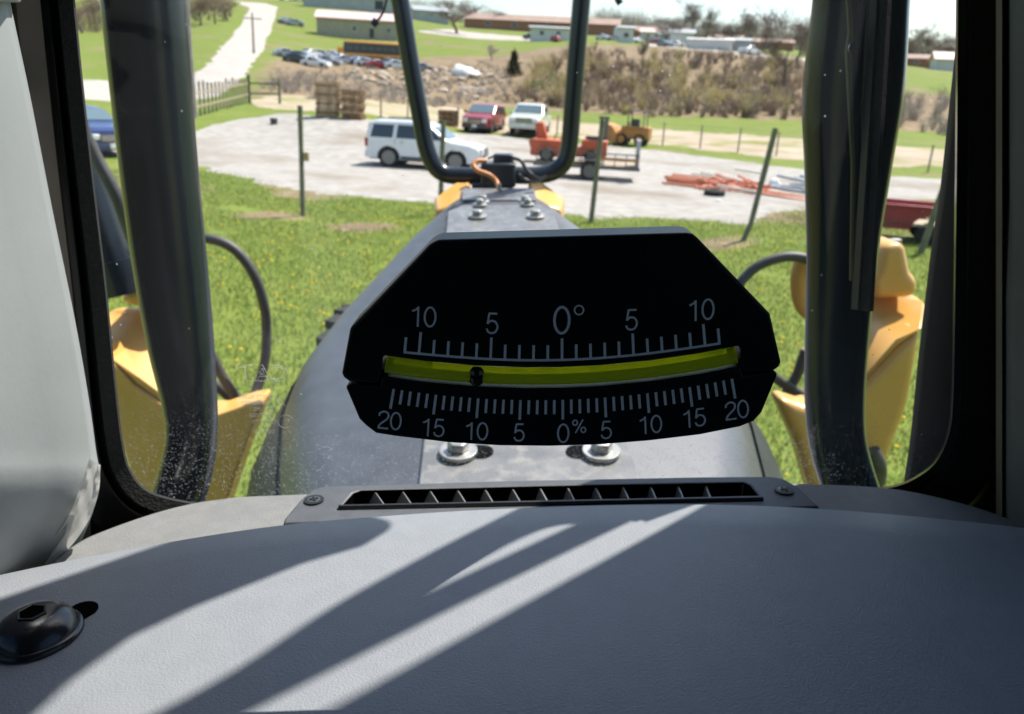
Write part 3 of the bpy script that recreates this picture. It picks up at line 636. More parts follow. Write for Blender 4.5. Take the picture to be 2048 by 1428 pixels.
def car(name, label, cat, body, L, W, prof, belt, wheels, wr, side_wins, screen, rear=None, sill=.3, tumble=.14, group=None, detail=True, grille_z=(.55, .9), plastic_bumper=False):
    e = empty(name, (0, 0, 0), 0, label, cat, group)
    xs = set(np.linspace(-L / 2, L / 2, 46))
    for wx in wheels: xs |= set(wx + (wr + .07) * np.cos(np.linspace(0, math.pi, 13)))
    for a, b in prof: xs.add(a)
    xs = sorted(x for x in xs if -L / 2 <= x <= L / 2)
    pxs = [a for a, b in prof]; pzs = [b for a, b in prof]
    H = max(pzs)
    top = lambda x: float(np.interp(x, pxs, pzs))
    def wx_(x):
        t = max(0, (abs(x) - (L / 2 - .55)) / .55); return W / 2 * (1 - .13 * t * t)
    def hw(x, z):
        b = wx_(x); k = max(0, (z - belt) / (H - belt)); return b * (1 - tumble * k ** 1.1) * (1 - .05 * max(0, (belt * .62 - z) / belt))
    def bot(x):
        z = sill
        for wx in wheels:
            d = abs(x - wx)
            if d < wr + .07: z = max(z, wr + math.sqrt((wr + .07) ** 2 - d * d) - .02)
        return z
    secs = []
    for x in xs:
        zt = top(x); zb = min(bot(x), zt - .12); half = []
        for k in range(7):
            z = zb + (zt - .07 - zb) * k / 6; half.append((hw(x, z), z))
        w = hw(x, zt); half += [(w - .035, zt - .02), (w - .12, zt), (w * .5, zt + .015)]
        secs.append([(x, y, z) for y, z in half] + [(x, 0, zt + .02)] + [(x, -y, z) for y, z in reversed(half)])
    MB().loft(secs).build('body', M[body], e, smooth=32)
    MB().box((0, 0, sill + .1), (L * .94, W * .8, .3)).build('underbody', M['plastic'], e)
    def side_patch(q, s):                 # q: bottom x0,x1, top x0,x1, z0,z1
        m = MB(); n = 5; k = 3; vs = []
        for j in range(k + 1):
            z = q[4] + (q[5] - q[4]) * j / k; a = q[0] + (q[2] - q[0]) * j / k; b = q[1] + (q[3] - q[1]) * j / k
            for i in range(n + 1):
                x = a + (b - a) * i / n; vs.append((x, s * (hw(x, z) + .008), z))
        return m.add(vs, [(j * (n + 1) + i, j * (n + 1) + i + 1, (j + 1) * (n + 1) + i + 1, (j + 1) * (n + 1) + i) for j in range(k) for i in range(n)])
    for q in side_wins:
        for s in (1, -1): side_patch(q, s).build('window', M['carglass'], e, smooth=60)
    def top_patch(x0, x1, f):
        m = MB(); n = 6; k = 6; vs = []
        for j in range(k + 1):
            x = x0 + (x1 - x0) * j / k; z = top(x); sl = (top(x + .01) - top(x - .01)) / .02; nl = math.hypot(1, sl)
            for i in range(n + 1):
                y = (i / n * 2 - 1) * (hw(x, z) - .1) * f; vs.append((x - sl / nl * .03, y, z + .03 / nl + .012))
        return m.add(vs, [(j * (n + 1) + i, j * (n + 1) + i + 1, (j + 1) * (n + 1) + i + 1, (j + 1) * (n + 1) + i) for j in range(k) for i in range(n)])
    top_patch(*screen, 1).build('windscreen', M['windscreencar'], e, smooth=60)
    if rear: top_patch(*rear, 1).build('rear_window', M['carglass'], e, smooth=60)
    for wx in wheels:
        for s in (1, -1): wheel(e, wx, s * (W / 2 - .14), wr, .25)
    if detail:
        xf = L / 2
        for q in side_wins[:2]:
            for xx in {round(q[0] - .05, 2), round(q[1] + .04, 2)}:
                for s in (1, -1): side_patch((xx - .009, xx + .009, xx - .009, xx + .009, sill + .12 if abs(xx - wheels[0]) > wr and abs(xx - wheels[1]) > wr else wr * 2 + .12, belt), s).build('door_seam', M['plastic'], e)
        for s in (1, -1): side_patch((wheels[0] + wr + .1, wheels[1] - wr - .1, wheels[0] + wr + .1, wheels[1] - wr - .1, sill + .02, sill + .14), s).build('side_sill', M['plastic'], e)
        z0, z1 = grille_z
        g = MB().box((xf + .01, 0, (z0 + z1) / 2), (.06, W * .5, z1 - z0)).build('grille', M['plastic'], e, bevel=.01)
        for k in range(3): MB().box((xf + .05, 0, z0 + (z1 - z0) * (k + .8) / 3.6), (.02, W * .48, .025)).build('grille_bar', M['chrome'], g)
        for s in (1, -1):
            MB().box((xf - .03, s * W * .335, (z0 + z1) / 2 + .04), (.14, W * .16, (z1 - z0) * .75)).build('headlight', M['lamp'], e, bevel=.02)
            MB().box((-xf + .03, s * (W * .44), 1.0), (.12, .12, .34)).build('tail_light', M['taillamp'], e, bevel=.02)
            MB().box((screen[1] - .1, s * (W / 2 + .1), belt + .12), (.12, .2, .17)).build('mirror', M[body], e, bevel=.03)
            for q in side_wins[:2]:
                MB().box(((q[0] + q[1]) / 2 - .25, s * (hw(q[0], belt - .12) + .012), belt - .12), (.16, .03, .03)).build('door_handle', M['chrome'], e)
        MB().box((xf - .02, 0, z0 - .16), (.16, W * .9, .22)).build('front_bumper', M['plastic' if plastic_bumper else body], e, bevel=.03)
        MB().box((-xf + .02, 0, .52), (.16, W * .9, .22)).build('rear_bumper', M[body], e, bevel=.03)
        MB().box((xf + .07, 0, z0 - .14), (.02, .32, .15)).build('number_plate', M['lamp'], e)
    return e
def put(e, p, rz): e.location = p; e.rotation_euler = (0, 0, rz); return e
suv_prof = [(-2.42, .7), (-2.4, 1.1), (-2.33, 1.6), (-2.22, 1.84), (-2.0, 1.91), (-.3, 1.94), (.1, 1.88), (.35, 1.76), (1.0, 1.28), (1.2, 1.2), (1.95, 1.11), (2.25, 1.02), (2.38, .84), (2.42, .55)]
suv = car('white_suv', 'white full-size sport utility vehicle parked side-on in the gravel yard', 'car', 'carwhite', 4.84, 2.0, suv_prof, 1.18, [-1.42, 1.38], .42,
          [(.0, .86, -.04, .3, 1.22, 1.72), (-1.1, -.12, -1.05, -.14, 1.22, 1.75), (-2.2, -1.26, -2.08, -1.2, 1.22, 1.74)], (.4, 1.0), (-2.38, -2.26), sill=.36, grille_z=(.62, .98))
put(suv, G(856, 336), R(-9)); suv.scale = (.88, .88, .86)
for s_ in (1, -1):
    MB().tube([(-2.0, s_ * .72, 1.93), (-1.9, s_ * .72, 1.985), (-.3, s_ * .72, 2.0), (-.2, s_ * .72, 1.95)], .02, 8).build('roof_rail', M['plastic'], suv)
    MB().box((-.1, s_ * 1.0, .33), (2.0, .16, .05)).build('running_board', M['plastic'], suv, bevel=.01)
suv_prof_ = suv_prof
p_red = [(-2.2, .7), (-2.18, 1.05), (-2.05, 1.45), (-1.85, 1.62), (-.2, 1.68), (.2, 1.62), (.95, 1.12), (1.1, 1.06), (1.9, .95), (2.15, .85), (2.2, .55)]
red = car('red_crossover', 'dark red crossover car facing the camera at the yard edge', 'car', 'carred', 4.4, 1.84, p_red, 1.05, [-1.3, 1.3], .35, [(-.05, .8, -.1, .2, 1.1, 1.5), (-1.1, -.12, -1.05, -.16, 1.1, 1.52), (-1.95, -1.2, -1.75, -1.14, 1.1, 1.5)], (.26, .95), (-2.15, -1.95), sill=.28, grille_z=(.5, .78), plastic_bumper=True)
put(red, G(968, 262), R(-90 - 14))
p_pk = [(-2.9, .7), (-2.88, 1.18), (-1.0, 1.18), (-.95, 1.2), (-.85, 1.78), (-.6, 1.86), (.3, 1.88), (.6, 1.8), (1.25, 1.28), (1.45, 1.22), (2.5, 1.12), (2.75, 1.0), (2.9, .85), (2.9, .55)]
pk = car('cream_pickup', 'cream white pickup truck facing the camera beside the red car', 'truck', 'carcream', 5.8, 2.0, p_pk, 1.2, [-1.8, 1.75], .4, [(.1, 1.05, .05, .5, 1.26, 1.7), (-.78, 0, -.72, 0, 1.26, 1.72)], (.66, 1.26), (-.93, -.82), sill=.42, grille_z=(.78, 1.05))
put(pk, G(1060, 268), R(-90 - 10))
p_bl = [(-2.3, .65), (-2.27, .95), (-1.75, 1.05), (-1.1, 1.42), (-.3, 1.5), (.2, 1.44), (1.0, 1.05), (1.2, .99), (1.95, .88), (2.22, .78), (2.3, .5)]
bl = car('blue_car', 'dark blue car half hidden between the left pillar and post', 'car', 'carblue', 4.6, 1.82, p_bl, .98, [-1.36, 1.36], .34, [(0, .85, -.05, .25, 1.02, 1.36), (-1.0, -.08, -.9, -.1, 1.02, 1.37)], (.28, 1.0), (-1.7, -1.15), sill=.24, grille_z=(.45, .68))
put(bl, G(165, 300), R(-38))
# far parked cars: one simple body, copied
far = car('parked_car', None, 'car', 'carsilver', 4.6, 1.82, p_bl, .98, [-1.36, 1.36], .34, [(0, .85, -.05, .25, 1.02, 1.36), (-1.0, -.08, -.9, -.1, 1.02, 1.37)], (.28, 1.0), (-1.7, -1.15), sill=.24, detail=False)
ORD = ['first', 'second', 'third', 'fourth', 'fifth', 'sixth', 'seventh', 'eighth', 'ninth', 'tenth']
CN = {'carwhite': 'white', 'carsilver': 'silver', 'cargrey': 'grey', 'cardark': 'dark', 'carred': 'red', 'carblue': 'blue'}
rows = [([(574, 117), (596, 117), (618, 118), (640, 118), (662, 119), (682, 121)], ['carsilver', 'cargrey', 'carwhite', 'carsilver', 'carwhite', 'carwhite'], 'the upper car row left of the bus', 0.3),
        ([(592, 129), (612, 131), (634, 132), (655, 131)], ['cardark', 'carwhite', 'carwhite', 'carsilver'], 'the lower car row left of the bus', 0.3),
        ([(694, 126), (716, 129), (738, 133), (756, 136), (776, 137), (796, 139), (842, 143)], ['carsilver', 'carblue', 'carwhite', 'carred', 'carsilver', 'carwhite', 'cargrey'], 'the car row in front of the bus', .25)]
first = True
for pts, cols, nm, yaw in rows:
    for i, ((px, py), c) in enumerate(zip(pts, cols)):
        o = far if first else copy_tree(far); first = False
        g = G(px + random.uniform(-4, 4), py + random.uniform(-3, 3)); put(o, g, face(g, yaw + random.uniform(-.8, .8) + (math.pi if i % 3 == 1 else 0))); o.scale = (.8, .8, .8)
        b = [c_ for c_ in o.children if c_.name.startswith('body')][0]
        b.material_slots[0].link = 'OBJECT'; b.material_slots[0].material = M[c]
        tag(o, '%s car, %s from the left in %s' % (CN[c], ORD[i], nm), 'car', 'cars parked on the slope')
fr = [(1063, 79, 'cardark', 'dark car left of the white trailer home on the ridge'), (1112, 84, 'carred', 'small red car in front of the white trailer home'), (1205, 80, 'carwhite', 'white car just right of the right guard bar'), (1228, 82, 'carsilver', 'silver car left of the small white building'),
      (1272, 86, 'carwhite', 'white car just right of the small white building'), (1330, 94, 'cargrey', 'grey car left of the green patch under the grove'), (1352, 94, 'carwhite', 'white car at the foot of the grove'), (1498, 110, 'carwhite', 'white car right of the low grey shed'), (1310, 88, 'carred', 'red car in front of the low brown house'), (590, 52, 'carsilver', 'silver car by the pink-roofed shed, nearer the road'), (572, 48, 'cargrey', 'grey car parked beside the uphill road')]
for i, (px, py, c, lb) in enumerate(fr):
    o = copy_tree(far); g = G(px, py); put(o, g, face(g, .3 + i)); o.scale = (1, 1, 1)
    b = [c_ for c_ in o.children if c_.name.startswith('body')][0]; b.material_slots[0].link = 'OBJECT'; b.material_slots[0].material = M[c]
    tag(o, lb, 'car', 'cars on the far ridge')
# orange bus
e = empty('orange_bus', G(752, 124), 0, 'long orange bus parked behind the car row', 'bus'); e.rotation_euler.z = face(e.location, -.1)
MB().box((0, 0, 1.55), (9.6, 2.4, 2.1)).build('body', M['plastic'], e, bevel=.1); MB().box((0, 0, 2.62), (9.6, 2.36, .5)).build('roof', M['busorange'], e, bevel=.2); MB().box((0, -1.215, .9), (9.4, .03, .35)).build('stripe', M['busorange'], e)
MB().box((-5.2, 0, 1.2), (1.2, 2.2, 1.4)).build('hood', M['busorange'], e, bevel=.15)
for k in range(8): MB().box((-3.9 + k * 1.1, -1.21, 1.85), (.85, .04, .65)).build('window', M['pane'], e)
for x in (-4.6, 3.0):
    for y in (-1.0, 1.0): wheel(e, x, y, .48, .28)
# rubble
def rock_mesh(seed):
    rd = random.Random(seed); n = 6; vs = []; fs = []
    prof = [(-.5, .55), (-.15, .95), (.25, .85), (.55, .4)]
    for z, r in prof:
        for k in range(n):
            a = k * 6.283 / n; q = r * rd.uniform(.65, 1.2); vs.append((q * math.cos(a), q * math.sin(a), z * rd.uniform(.8, 1.2)))
    fs = [(i * n + k, i * n + (k + 1) % n, (i + 1) * n + (k + 1) % n, (i + 1) * n + k) for i in range(3) for k in range(n)] + [tuple(range(n - 1, -1, -1)), tuple(3 * n + k for k in range(n))]
    return MB().add(vs, fs)
protos = [rock_mesh(s).build('rubble_rock', M['rock'], bevel=.04) for s in range(3)]
pl = [(700, 140), (870, 138), (985, 140), (1000, 165), (960, 200), (850, 198), (780, 178), (730, 165)]
cx, cy = scatter_px(110, pl)
for i in range(len(cx)):
    o = protos[i] if i < 3 else protos[i % 3].copy()
    if i >= 3: COL.objects.link(o)
    s = random.uniform(.2, .7); o.location = (cx[i], cy[i], tz(cx[i], cy[i]) + .15 * s); o.rotation_euler = (random.uniform(-.4, .4), random.uniform(-.4, .4), random.uniform(0, 6)); o.scale = (s * 1.5, s, s * .8)
    a_ = math.degrees(math.atan2(cx[i], cy[i])); w_ = 'far left' if a_ < -9 else ('left' if a_ < -7 else ('middle' if a_ < -4.5 else 'right')); big = 'large' if s > .45 else 'small'
    tag(o, '%s pale rubble rock in the %s part of the rock dump on the slope' % (big, w_), 'rock', '%s rubble rocks at the %s of the dump' % (big, w_))
for i, (px, py, s, lb) in enumerate([(932, 152, 1.7, 'large white boulder pile cover, left one, on the rubble slope'), (922, 142, 1.2, 'white slab on top of the rubble slope'), (950, 156, 1.1, 'white slab lying at the right end of the rubble slope')]):
    o = protos[i].copy(); o.data = o.data.copy(); o.data.materials[0] = M['whiterock']; COL.objects.link(o); o.location = G(px, py) + Vector((0, 0, .3)); o.scale = (s * 1.2, s, s * .75); o.rotation_euler = (.2, .1, i); o.name = 'white_boulder'; tag(o, lb, 'rock')

# ------------------------------------------------------------------ fences
def fpost(px, py, h, rad, label, lean=(0, 0), bend=0):
    p = G(px, py); e = empty('fence_post', p, 0, label, 'post', 'wooden posts along the lawn edge')
    pts = [Vector((lean[0] * t * h + bend * max(0, .25 - t) ** 2 * -10, lean[1] * t * h, -.3 + (h + .3) * t)) for t in np.linspace(0, 1, 9)]
    MB().tube(pts, [rad * random.uniform(.93, 1.05) for _ in pts], 12).build('shaft', M['post_wood'], e, smooth=60)
    return e, pts
e, _ = fpost(606, 432, 2.28, .055, 'upright dark fence post with a small tan box, left of the white vehicle')
MB().box((.12, -.04, 1.26), (.1, .1, .18)).build('box', M['pallet_wood'], e, bevel=.01)
for z in (.55, 1.0, 1.45): MB().box((-.01, -.06, z), (.02, .03, .05)).build('staple', M['wire'], e)
fpost(880, 430, 2.1, .058, 'fence post standing in front of the white vehicle front door', (.012, 0))
fpost(1181, 446, 2.3, .06, 'fence post in front of the orange machine trailer', (.035, 0))
fpost(1490, 480, 2.35, .06, 'leaning fence post with a bent foot in front of the pipe pile', (.13, 0), .35)
fpost(1838, 505, 1.9, .07, 'leaning fence post by the right pillar in front of the red trailer', (.16, 0))
def wire_fence(name, pxs, h, label, gap=True):
    ps = [G(a, b) for a, b in pxs]; e = empty(name, ps[0], 0, label, 'fence'); o = ps[0]
    for p in ps:
        q = p - o; MB().tube([q + Vector((0, 0, -.2)), q + Vector((random.uniform(-.04, .04), 0, h))], .05, 7).build('post', M['grey_wood'], e, smooth=60)
    for k in range(4):
        z = h * (.2 + .25 * k); MB().tube([p - o + Vector((0, 0, z)) for p in ps], .006, 4).build('wire', M['wire'], e)
    return e
wire_fence('wire_fence', [(1113, 275), (1255, 290), (1325, 292), (1400, 298), (1475, 305), (1552, 313), (1700, 330), (1855, 345), (1960, 352)], 1.35, 'low wire fence with thin posts along the far edge of the yard')
wire_fence('wire_fence', [(700, 232), (762, 236), (815, 243), (915, 255)], 1.3, 'thin wire fence behind the pallet stacks and red car')
# picket fence running away up the left
a = G(384, 238); b = G(497, 205)
e = empty('paling_fence', a, 0, 'old grey paling fence running from the left post to the gate', 'fence')
for i in range(17):
    q = (b - a) * (i / 16); q.z = tz(a.x + q.x, a.y + q.y) - a.z
    MB().box((q.x, q.y, .75 + q.z + random.uniform(-.08, .08)), (.09, .05, 1.6 + random.uniform(-.25, .2))).build('paling', M['post_wood'], e)
for z in (.5, 1.15): MB().bar(Vector((0, .05, z)), (b - a) + Vector((0, .05, z)), .05, .09).build('rail', M['grey_wood'], e)
a = G(500, 207); b = G(560, 209); e = empty('field_gate', a, 0, 'dark wooden field gate left of the pallet stacks', 'gate')
for t, h in ((0, 1.7), (1, 1.5)): q = (b - a) * t; MB().box((q.x, q.y, h / 2 - .1 + q.z), (.14, .14, h + .2)).build('gate_post', M['post_wood'], e)
for z in (1.2, .6): MB().bar(Vector((0, 0, z)), (b - a) + Vector((0, 0, z)), .05, .1).build('rail', M['post_wood'], e)

# ------------------------------------------------------------------ pallets, pipes, tyre
def pallet(m):
    b = MB()
    for i in range(6): b.box((-.5 + i * .2, 0, .13), (.13, 1.1, .02))
    for y in (-.52, 0, .52): b.box((0, y, .075), (1.15, .06, .09))
    for i in range(3): b.box((-.5 + i * .5, 0, .018), (.13, 1.1, .02))
    return b.build('wooden_pallet', M[m])
pp = [pallet('pallet_wood'), pallet('pallet_dark')]; used = [False, False]
def stack(px, py, n, which, lb, group, yaw, s=1.0, hh=.145):
    p = G(px, py)
    for k in range(n):
        w = which[k % len(which)] if callable(which) is False else which(k)
        if used[w]: o = pp[w].copy(); COL.objects.link(o)
        else: o = pp[w]; used[w] = True
        o.location = p + Vector((random.uniform(-.05, .05), random.uniform(-.05, .05), k * hh * s)); o.rotation_euler = (0, 0, yaw + random.uniform(-.06, .06)); o.scale = (s, s, s)
        tag(o, lb, 'pallet', group)
stack(657, 234, 12, [0, 1, 0], 'wooden pallet in the taller left stack beyond the yard', 'left pallet stack', .12, .98)
stack(706, 238, 11, [1, 1, 0], 'wooden pallet in the right-hand stack beyond the yard', 'right pallet stack', -.05, .86)
stack(896, 252, 8, [1], 'brown wooden pallet in the short stack behind the white vehicle', 'short pallet stack', .7, .85)
def pipe_mesh(name, m, L, r):
    return MB().lathe([(r * .82, -L / 2), (r, -L / 2), (r, L / 2), (r * .82, L / 2)], 10, Matrix.Rotation(math.pi / 2, 4, 'Y'), close=True).build(name, M[m], smooth=40)
pipes = [('loose_pipe', 'pipeorange', 1.9, .034), ('loose_pipe', 'pipeorange', 1.1, .042), ('loose_pipe', 'pipewhite', 1.4, .045), ('loose_pipe', 'pipegrey', 1.9, .06)]
pm = [pipe_mesh(*p) for p in pipes]; pu = [False] * 4
def lay(k, px, py, dz, yaw, tilt, lb, grp):
    global pm
    if pu[k]: o = pm[k].copy(); COL.objects.link(o)
    else: o = pm[k]; pu[k] = True
    o.location = G(px, py) + Vector((0, 0, pipes[k][3] + dz)); o.rotation_euler = (0, tilt, yaw); tag(o, lb, 'pipe', grp)
random.seed(11)
for i in range(12): lay(0, random.uniform(1376, 1396), random.uniform(366, 378), .02 + .06 * (i % 4), R(-32 + random.uniform(-6, 6)), .02, 'orange pipe in the left bundle of the scrap pile', 'left orange pipe bundle')
for i in range(16): lay(1, random.uniform(1412, 1450), random.uniform(372, 384), .02 + .07 * (i % 4), R(random.uniform(-95, 60)), random.uniform(-.3, .3), 'short orange pipe jumbled above the black tyre', 'jumbled orange pipes')
for i in range(12): lay(1, random.uniform(1480, 1515), random.uniform(376, 388), .02 + .07 * (i % 4), R(random.uniform(-90, 40)), random.uniform(-.3, .3), 'short orange pipe heaped left of the leaning post', 'orange pipes by the leaning post')
for i in range(7): lay(0, random.uniform(1448, 1468), random.uniform(370, 386), .05 + .05 * (i % 4), R(-58 + random.uniform(-8, 8)), .08, 'orange pipe sloping down the middle of the scrap pile', 'middle orange pipes')
for px, py, yw in ((1432, 362, -40), (1474, 392, -32), (1500, 354, -38), (1470, 372, -55), (1418, 364, -20)): lay(2, px, py, .18, R(yw), .05, 'pale pipe lying across the orange scrap pile', 'pale pipes on the scrap pile')
for i in range(5): lay(0, random.uniform(1545, 1562), random.uniform(386, 398), .03, R(-48), .03, 'tan pipe end right of the leaning post', 'tan pipes right of the leaning post')
for i in range(16): lay(3, random.uniform(1565, 1680), random.uniform(372, 398), .02 + .06 * (i % 4), R(-34 + random.uniform(-22, 22)), random.uniform(-.1, .15), 'grey pipe in the pile running behind the right post', 'grey pipe pile')
o = MB().lathe([(.17, -.11), (.28, -.11), (.33, -.07), (.33, .07), (.28, .11), (.17, .11)], 22, close=True).build('old_tyre', M['tyre'], smooth=40); o.location = G(1428, 393) + Vector((0, 0, .11)); tag(o, 'black tyre lying flat in front of the orange pipes', 'tyre')
o = rock_mesh(9).build('plastic_sack', M['whiterock'], bevel=.06); o.location = G(1548, 374) + Vector((0, 0, .15)); o.scale = (.28, .28, .3); tag(o, 'round white sack right of the leaning post on the pile', 'sack')
o = rock_mesh(12).build('plastic_sack', M['whiterock'], bevel=.03); o.location = G(1437, 405) + Vector((0, 0, .04)); o.scale = (.16, .1, .08); tag(o, 'small white scrap on the grass below the tyre', 'scrap')
o = MB().lathe([(.05, 0), (.16, 0), (.18, .3), (.16, .32), (.05, .32)], 14).build('black_bucket', M['plastic'], smooth=40); o.location = G(548, 250); tag(o, 'small black bucket on the gravel left of the near post', 'bucket')
o = MB().box((0, 0, .25), (.55, .3, .5)).build('blue_drum', M['wallgrey'], bevel=.05); o.location = G(1690, 384); tag(o, 'grey box behind the right post', 'box')

# ------------------------------------------------------------------ orange machine on its trailer, yellow loader, red trailer
p = G(1172, 356); rz = face(p, -.03)
T = empty('flat_trailer', p, rz, 'low steel trailer with yellow rail carrying the orange machine', 'trailer')
fr_ = MB()
for y in (-.8, .8): fr_.box((0, y, .42), (3.4, .08, .1))
for k in range(8): fr_.box((-1.6 + k * .457, 0, .42), (.07, 1.5, .07))
fr_.build('frame', M['darksteel'], T)
for k in range(7): MB().box((0, -.66 + k * .22, .485), (3.36, .19, .03)).build('deck_board', M['grey_wood'], T)
rl = MB()
for x in np.linspace(-1.6, 1.6, 10): rl.box((x, -.83, .66), (.03, .03, .4))
rl.box((0, -.83, .86), (3.3, .04, .04)); rl.build('side_rail', M['darksteel'], T)
MB().box((.95, -.87, .7), (1.35, .05, .09)).build('yellow_rail', M['rust'], T)
MB().box((1.6, -.4, .85), (.12, .8, .95)).build('ramp', M['wallgrey'], T)
MB().box((-1.85, 0, .42), (.5, .08, .08)).build('drawbar', M['darksteel'], T)
for x in (.12,):
    for y in (-.93, .93): wheel(T, x, y, .3, .2, 'darksteel')
MB().box((.12, -.93, .64), (.85, .25, .03)).build('mudguard', M['darksteel'], T, bevel=.01)
T.scale = (1.1, 1.1, 1.1)
E = empty('trenching_machine', p + Vector((0, 0, .55)), rz, 'orange trenching machine with a black mast on the low trailer', 'machine')
MB().box((-.95, 0, .42), (1.2, .9, .55)).build('engine_cover', M['orange'], E, bevel=.06)
MB().prism([(-1.5, -.42, .2), (-1.62, -.42, .62), (-1.45, -.42, .7), (-1.3, -.42, .2)], (0, .84, 0)).build('nose', M['orange'], E, bevel=.03)
MB().prism([(-1.35, -.2, .6), (-1.5, -.2, 1.15), (-1.25, -.2, 1.25), (-1.05, -.2, .6)], (0, .4, 0)).build('boom', M['orange'], E, bevel=.05)
MB().box((-.55, -.1, .72), (.3, .5, .2)).build('seat', M['orange'], E, bevel=.05)
MB().box((.3, 0, .48), (.75, .8, .55)).build('rear_housing', M['orange'], E, bevel=.06); MB().box((.3, 0, .8), (.55, .5, .12)).build('battery_box', M['plastic'], E, bevel=.02)
MB().box((-.3, 0, .34), (1.0, .7, .32)).build('chassis', M['orange'], E, bevel=.02)
MB().box((.45, -.12, 1.12), (.1, .1, .72)).build('mast', M['darksteel'], E); MB().box((.6, -.12, 1.12), (.1, .1, .72)).build('mast', M['darksteel'], E); MB().box((.52, -.12, 1.46), (.3, .14, .08)).build('mast_head', M['darksteel'], E)
for x in (-1.05, .25):
    for y in (-.5, .5): wheel(E, x, y, .22, .2, 'darksteel')
for x in (-1.1, -.85): MB().tube([(x, -.3, .6), (x - .03, -.32, .85)], .015, 6).build('lever', M['darksteel'], E)
E.scale = (1.22, 1.25, 1.08); E.location += Vector((-.15, 0, 0))
p = G(1262, 290); E = empty('compact_loader', p, face(p, math.pi - .25), 'rusty yellow loader with an open black canopy at the far yard edge', 'loader')
MB().box((-.25, 0, .72), (1.7, 1.0, .75)).build('engine_body', M['rust'], E, bevel=.1)
MB().prism([(.75, -.8, .08), (1.45, -.8, .15), (1.65, -.8, .55), (1.62, -.8, 1.15), (1.5, -.8, 1.2), (1.05, -.8, 1.05), (.72, -.8, .6)], (0, 1.6, 0)).build('bucket', M['rust'], E, bevel=.04)
for y in (-.58, .58): MB().tube([(-.5, y, 1.0), (.2, y, 1.05), (.95, y, .5)], .07, 8).build('lift_arm', M['rust'], E, smooth=50)
MB().box((-.15, 0, 1.25), (.45, .5, .5)).build('seat', M['plastic'], E, bevel=.05)
for x in (-.75, .2):
    for y in (-.45, .45): MB().box((x, y, 1.45), (.06, .06, 1.0)).build('canopy_post', M['darksteel'], E)
MB().box((-.28, 0, 1.97), (1.15, 1.05, .06)).build('canopy_roof', M['darksteel'], E, bevel=.02)
for x in (-.6, .5):
    for y in (-.52, .52): wheel(E, x, y, .33, .26, 'rust')
p = G(1800, 478); E = empty('red_trailer', p, face(p, .12), 'red open box trailer seen between the right post and pillar', 'trailer')
MB().box((0, 0, .42), (2.2, 1.3, .06)).build('floor', M['grey_wood'], E)
pan = [(-1.1, -.65, .3), (.08, -.65, .3)] + [(.45 + .37 * math.cos(t), -.65, .3 + .33 * math.sin(t)) for t in np.linspace(math.pi, 0, 9)] + [(.83, -.65, .3), (1.1, -.65, .3), (1.1, -.65, .8), (-1.1, -.65, .8)]
for s in (0, 1.26): MB().prism([(a, b + s, c) for a, b, c in pan], (0, .04, 0)).build('side_panel', M['redtrailer'], E)
for x in (-1.08, 1.08): MB().box((x, 0, .55), (.04, 1.22, .5)).build('end_panel', M['redtrailer'], E)
for y in (-.66, .66): MB().box((0, y, .82), (2.26, .09, .06)).build('top_rail', M['redtrailer'], E, bevel=.01)
for y in (-.56, .56): wheel(E, .45, y, .24, .18, 'tyre')
MB().box((1.5, 0, .4), (.9, .08, .08)).build('drawbar', M['darksteel'], E)

# ------------------------------------------------------------------ the machine the photograph is taken from
MACH = empty('loader_tractor', CAM + (MROT @ Vector((0, 0, -CAMH))), 0, 'black and yellow loader tractor seen from its own cab', 'tractor')
MACH.rotation_euler = MROT.to_euler()
SH = (0, 0, CAMH)
def mp_(mb, name, m, parent=None, **k):
    o = mb.build(name, M[m], parent or MACH, shift=SH, **k); return o
# hood -------------------------------------------------
hz = lambda y: -.48 + .1375 * y
hc = lambda y: .018 - .0425 * (y - .75)
ys = [.60, .72, .9, 1.08, 1.18, 1.336, 1.555, 1.75, 1.95]
bw = [.225, .25, .30, .335, .338, .308, .246, .190, .138]
secs = []; panels = ([], [])
yy = np.linspace(.60, 1.95, 34)
for y in yy:
    b = float(np.interp(y, ys, bw)); c = hc(y); z = hz(y); a = b - .095; f = .05 * max(0, min(1, (1.32 - y) / .28))
    dr = max(0, a - .116) * .25; half = [(0, z), (min(a * .8, .116), z), (a, z - .002 - dr)] + [(a + .095 * math.sin(t), z - .002 - dr - .095 * (1 - math.cos(t))) for t in (R(18), R(32), R(45), R(58), R(72))] + [(b + .004, z - dr - .085)]
    sp_ = [(b + .006, z - dr - .08), (b + .006 + f * .5, z - dr - .105), (b + .012 + f * .8, z - dr - .145), (b + .02 + f, z - dr - .21), (b + .03 + f, z - .5)]
    for q_ in (0, 1): panels[q_].append([(c + (1 if q_ else -1) * x, y, q) for x, q in sp_])
    secs.append([(c - x, y, q) for x, q in reversed(half)] + [(c + x, y, q) for x, q in half[1:]])
hood = MB(); hood.loft(secs, closed=False)
n = len(secs[0]); hood.f.append(tuple((len(secs) - 1) * n + k for k in range(n))); hood.f.append(tuple(range(n - 1, -1, -1)))
hood = mp_(hood, 'hood', 'hood', smooth=35)
for q_ in (0, 1):
    m_ = MB(); m_.loft(panels[q_], closed=False); mp_(m_, 'side_panel', 'sidepanel', smooth=40)
def strip_plate(y0, y1, w, up, th=.004, nose=0):
    m = MB(); pts = []
    for y, k in ((y0, 1), (y1, 1)): pts += [(hc(y) - w / 2, y), (hc(y) + w / 2, y)]
    q = [pts[0], pts[1], pts[3], pts[2]]
    if nose: q = [pts[0], pts[1], pts[3], (pts[3][0] - nose, pts[3][1] + .05), (pts[2][0] + nose, pts[2][1] + .05), pts[2]]
    return m.prism([(x, y, hz(y) + up) for x, y in q], (0, 0, th))
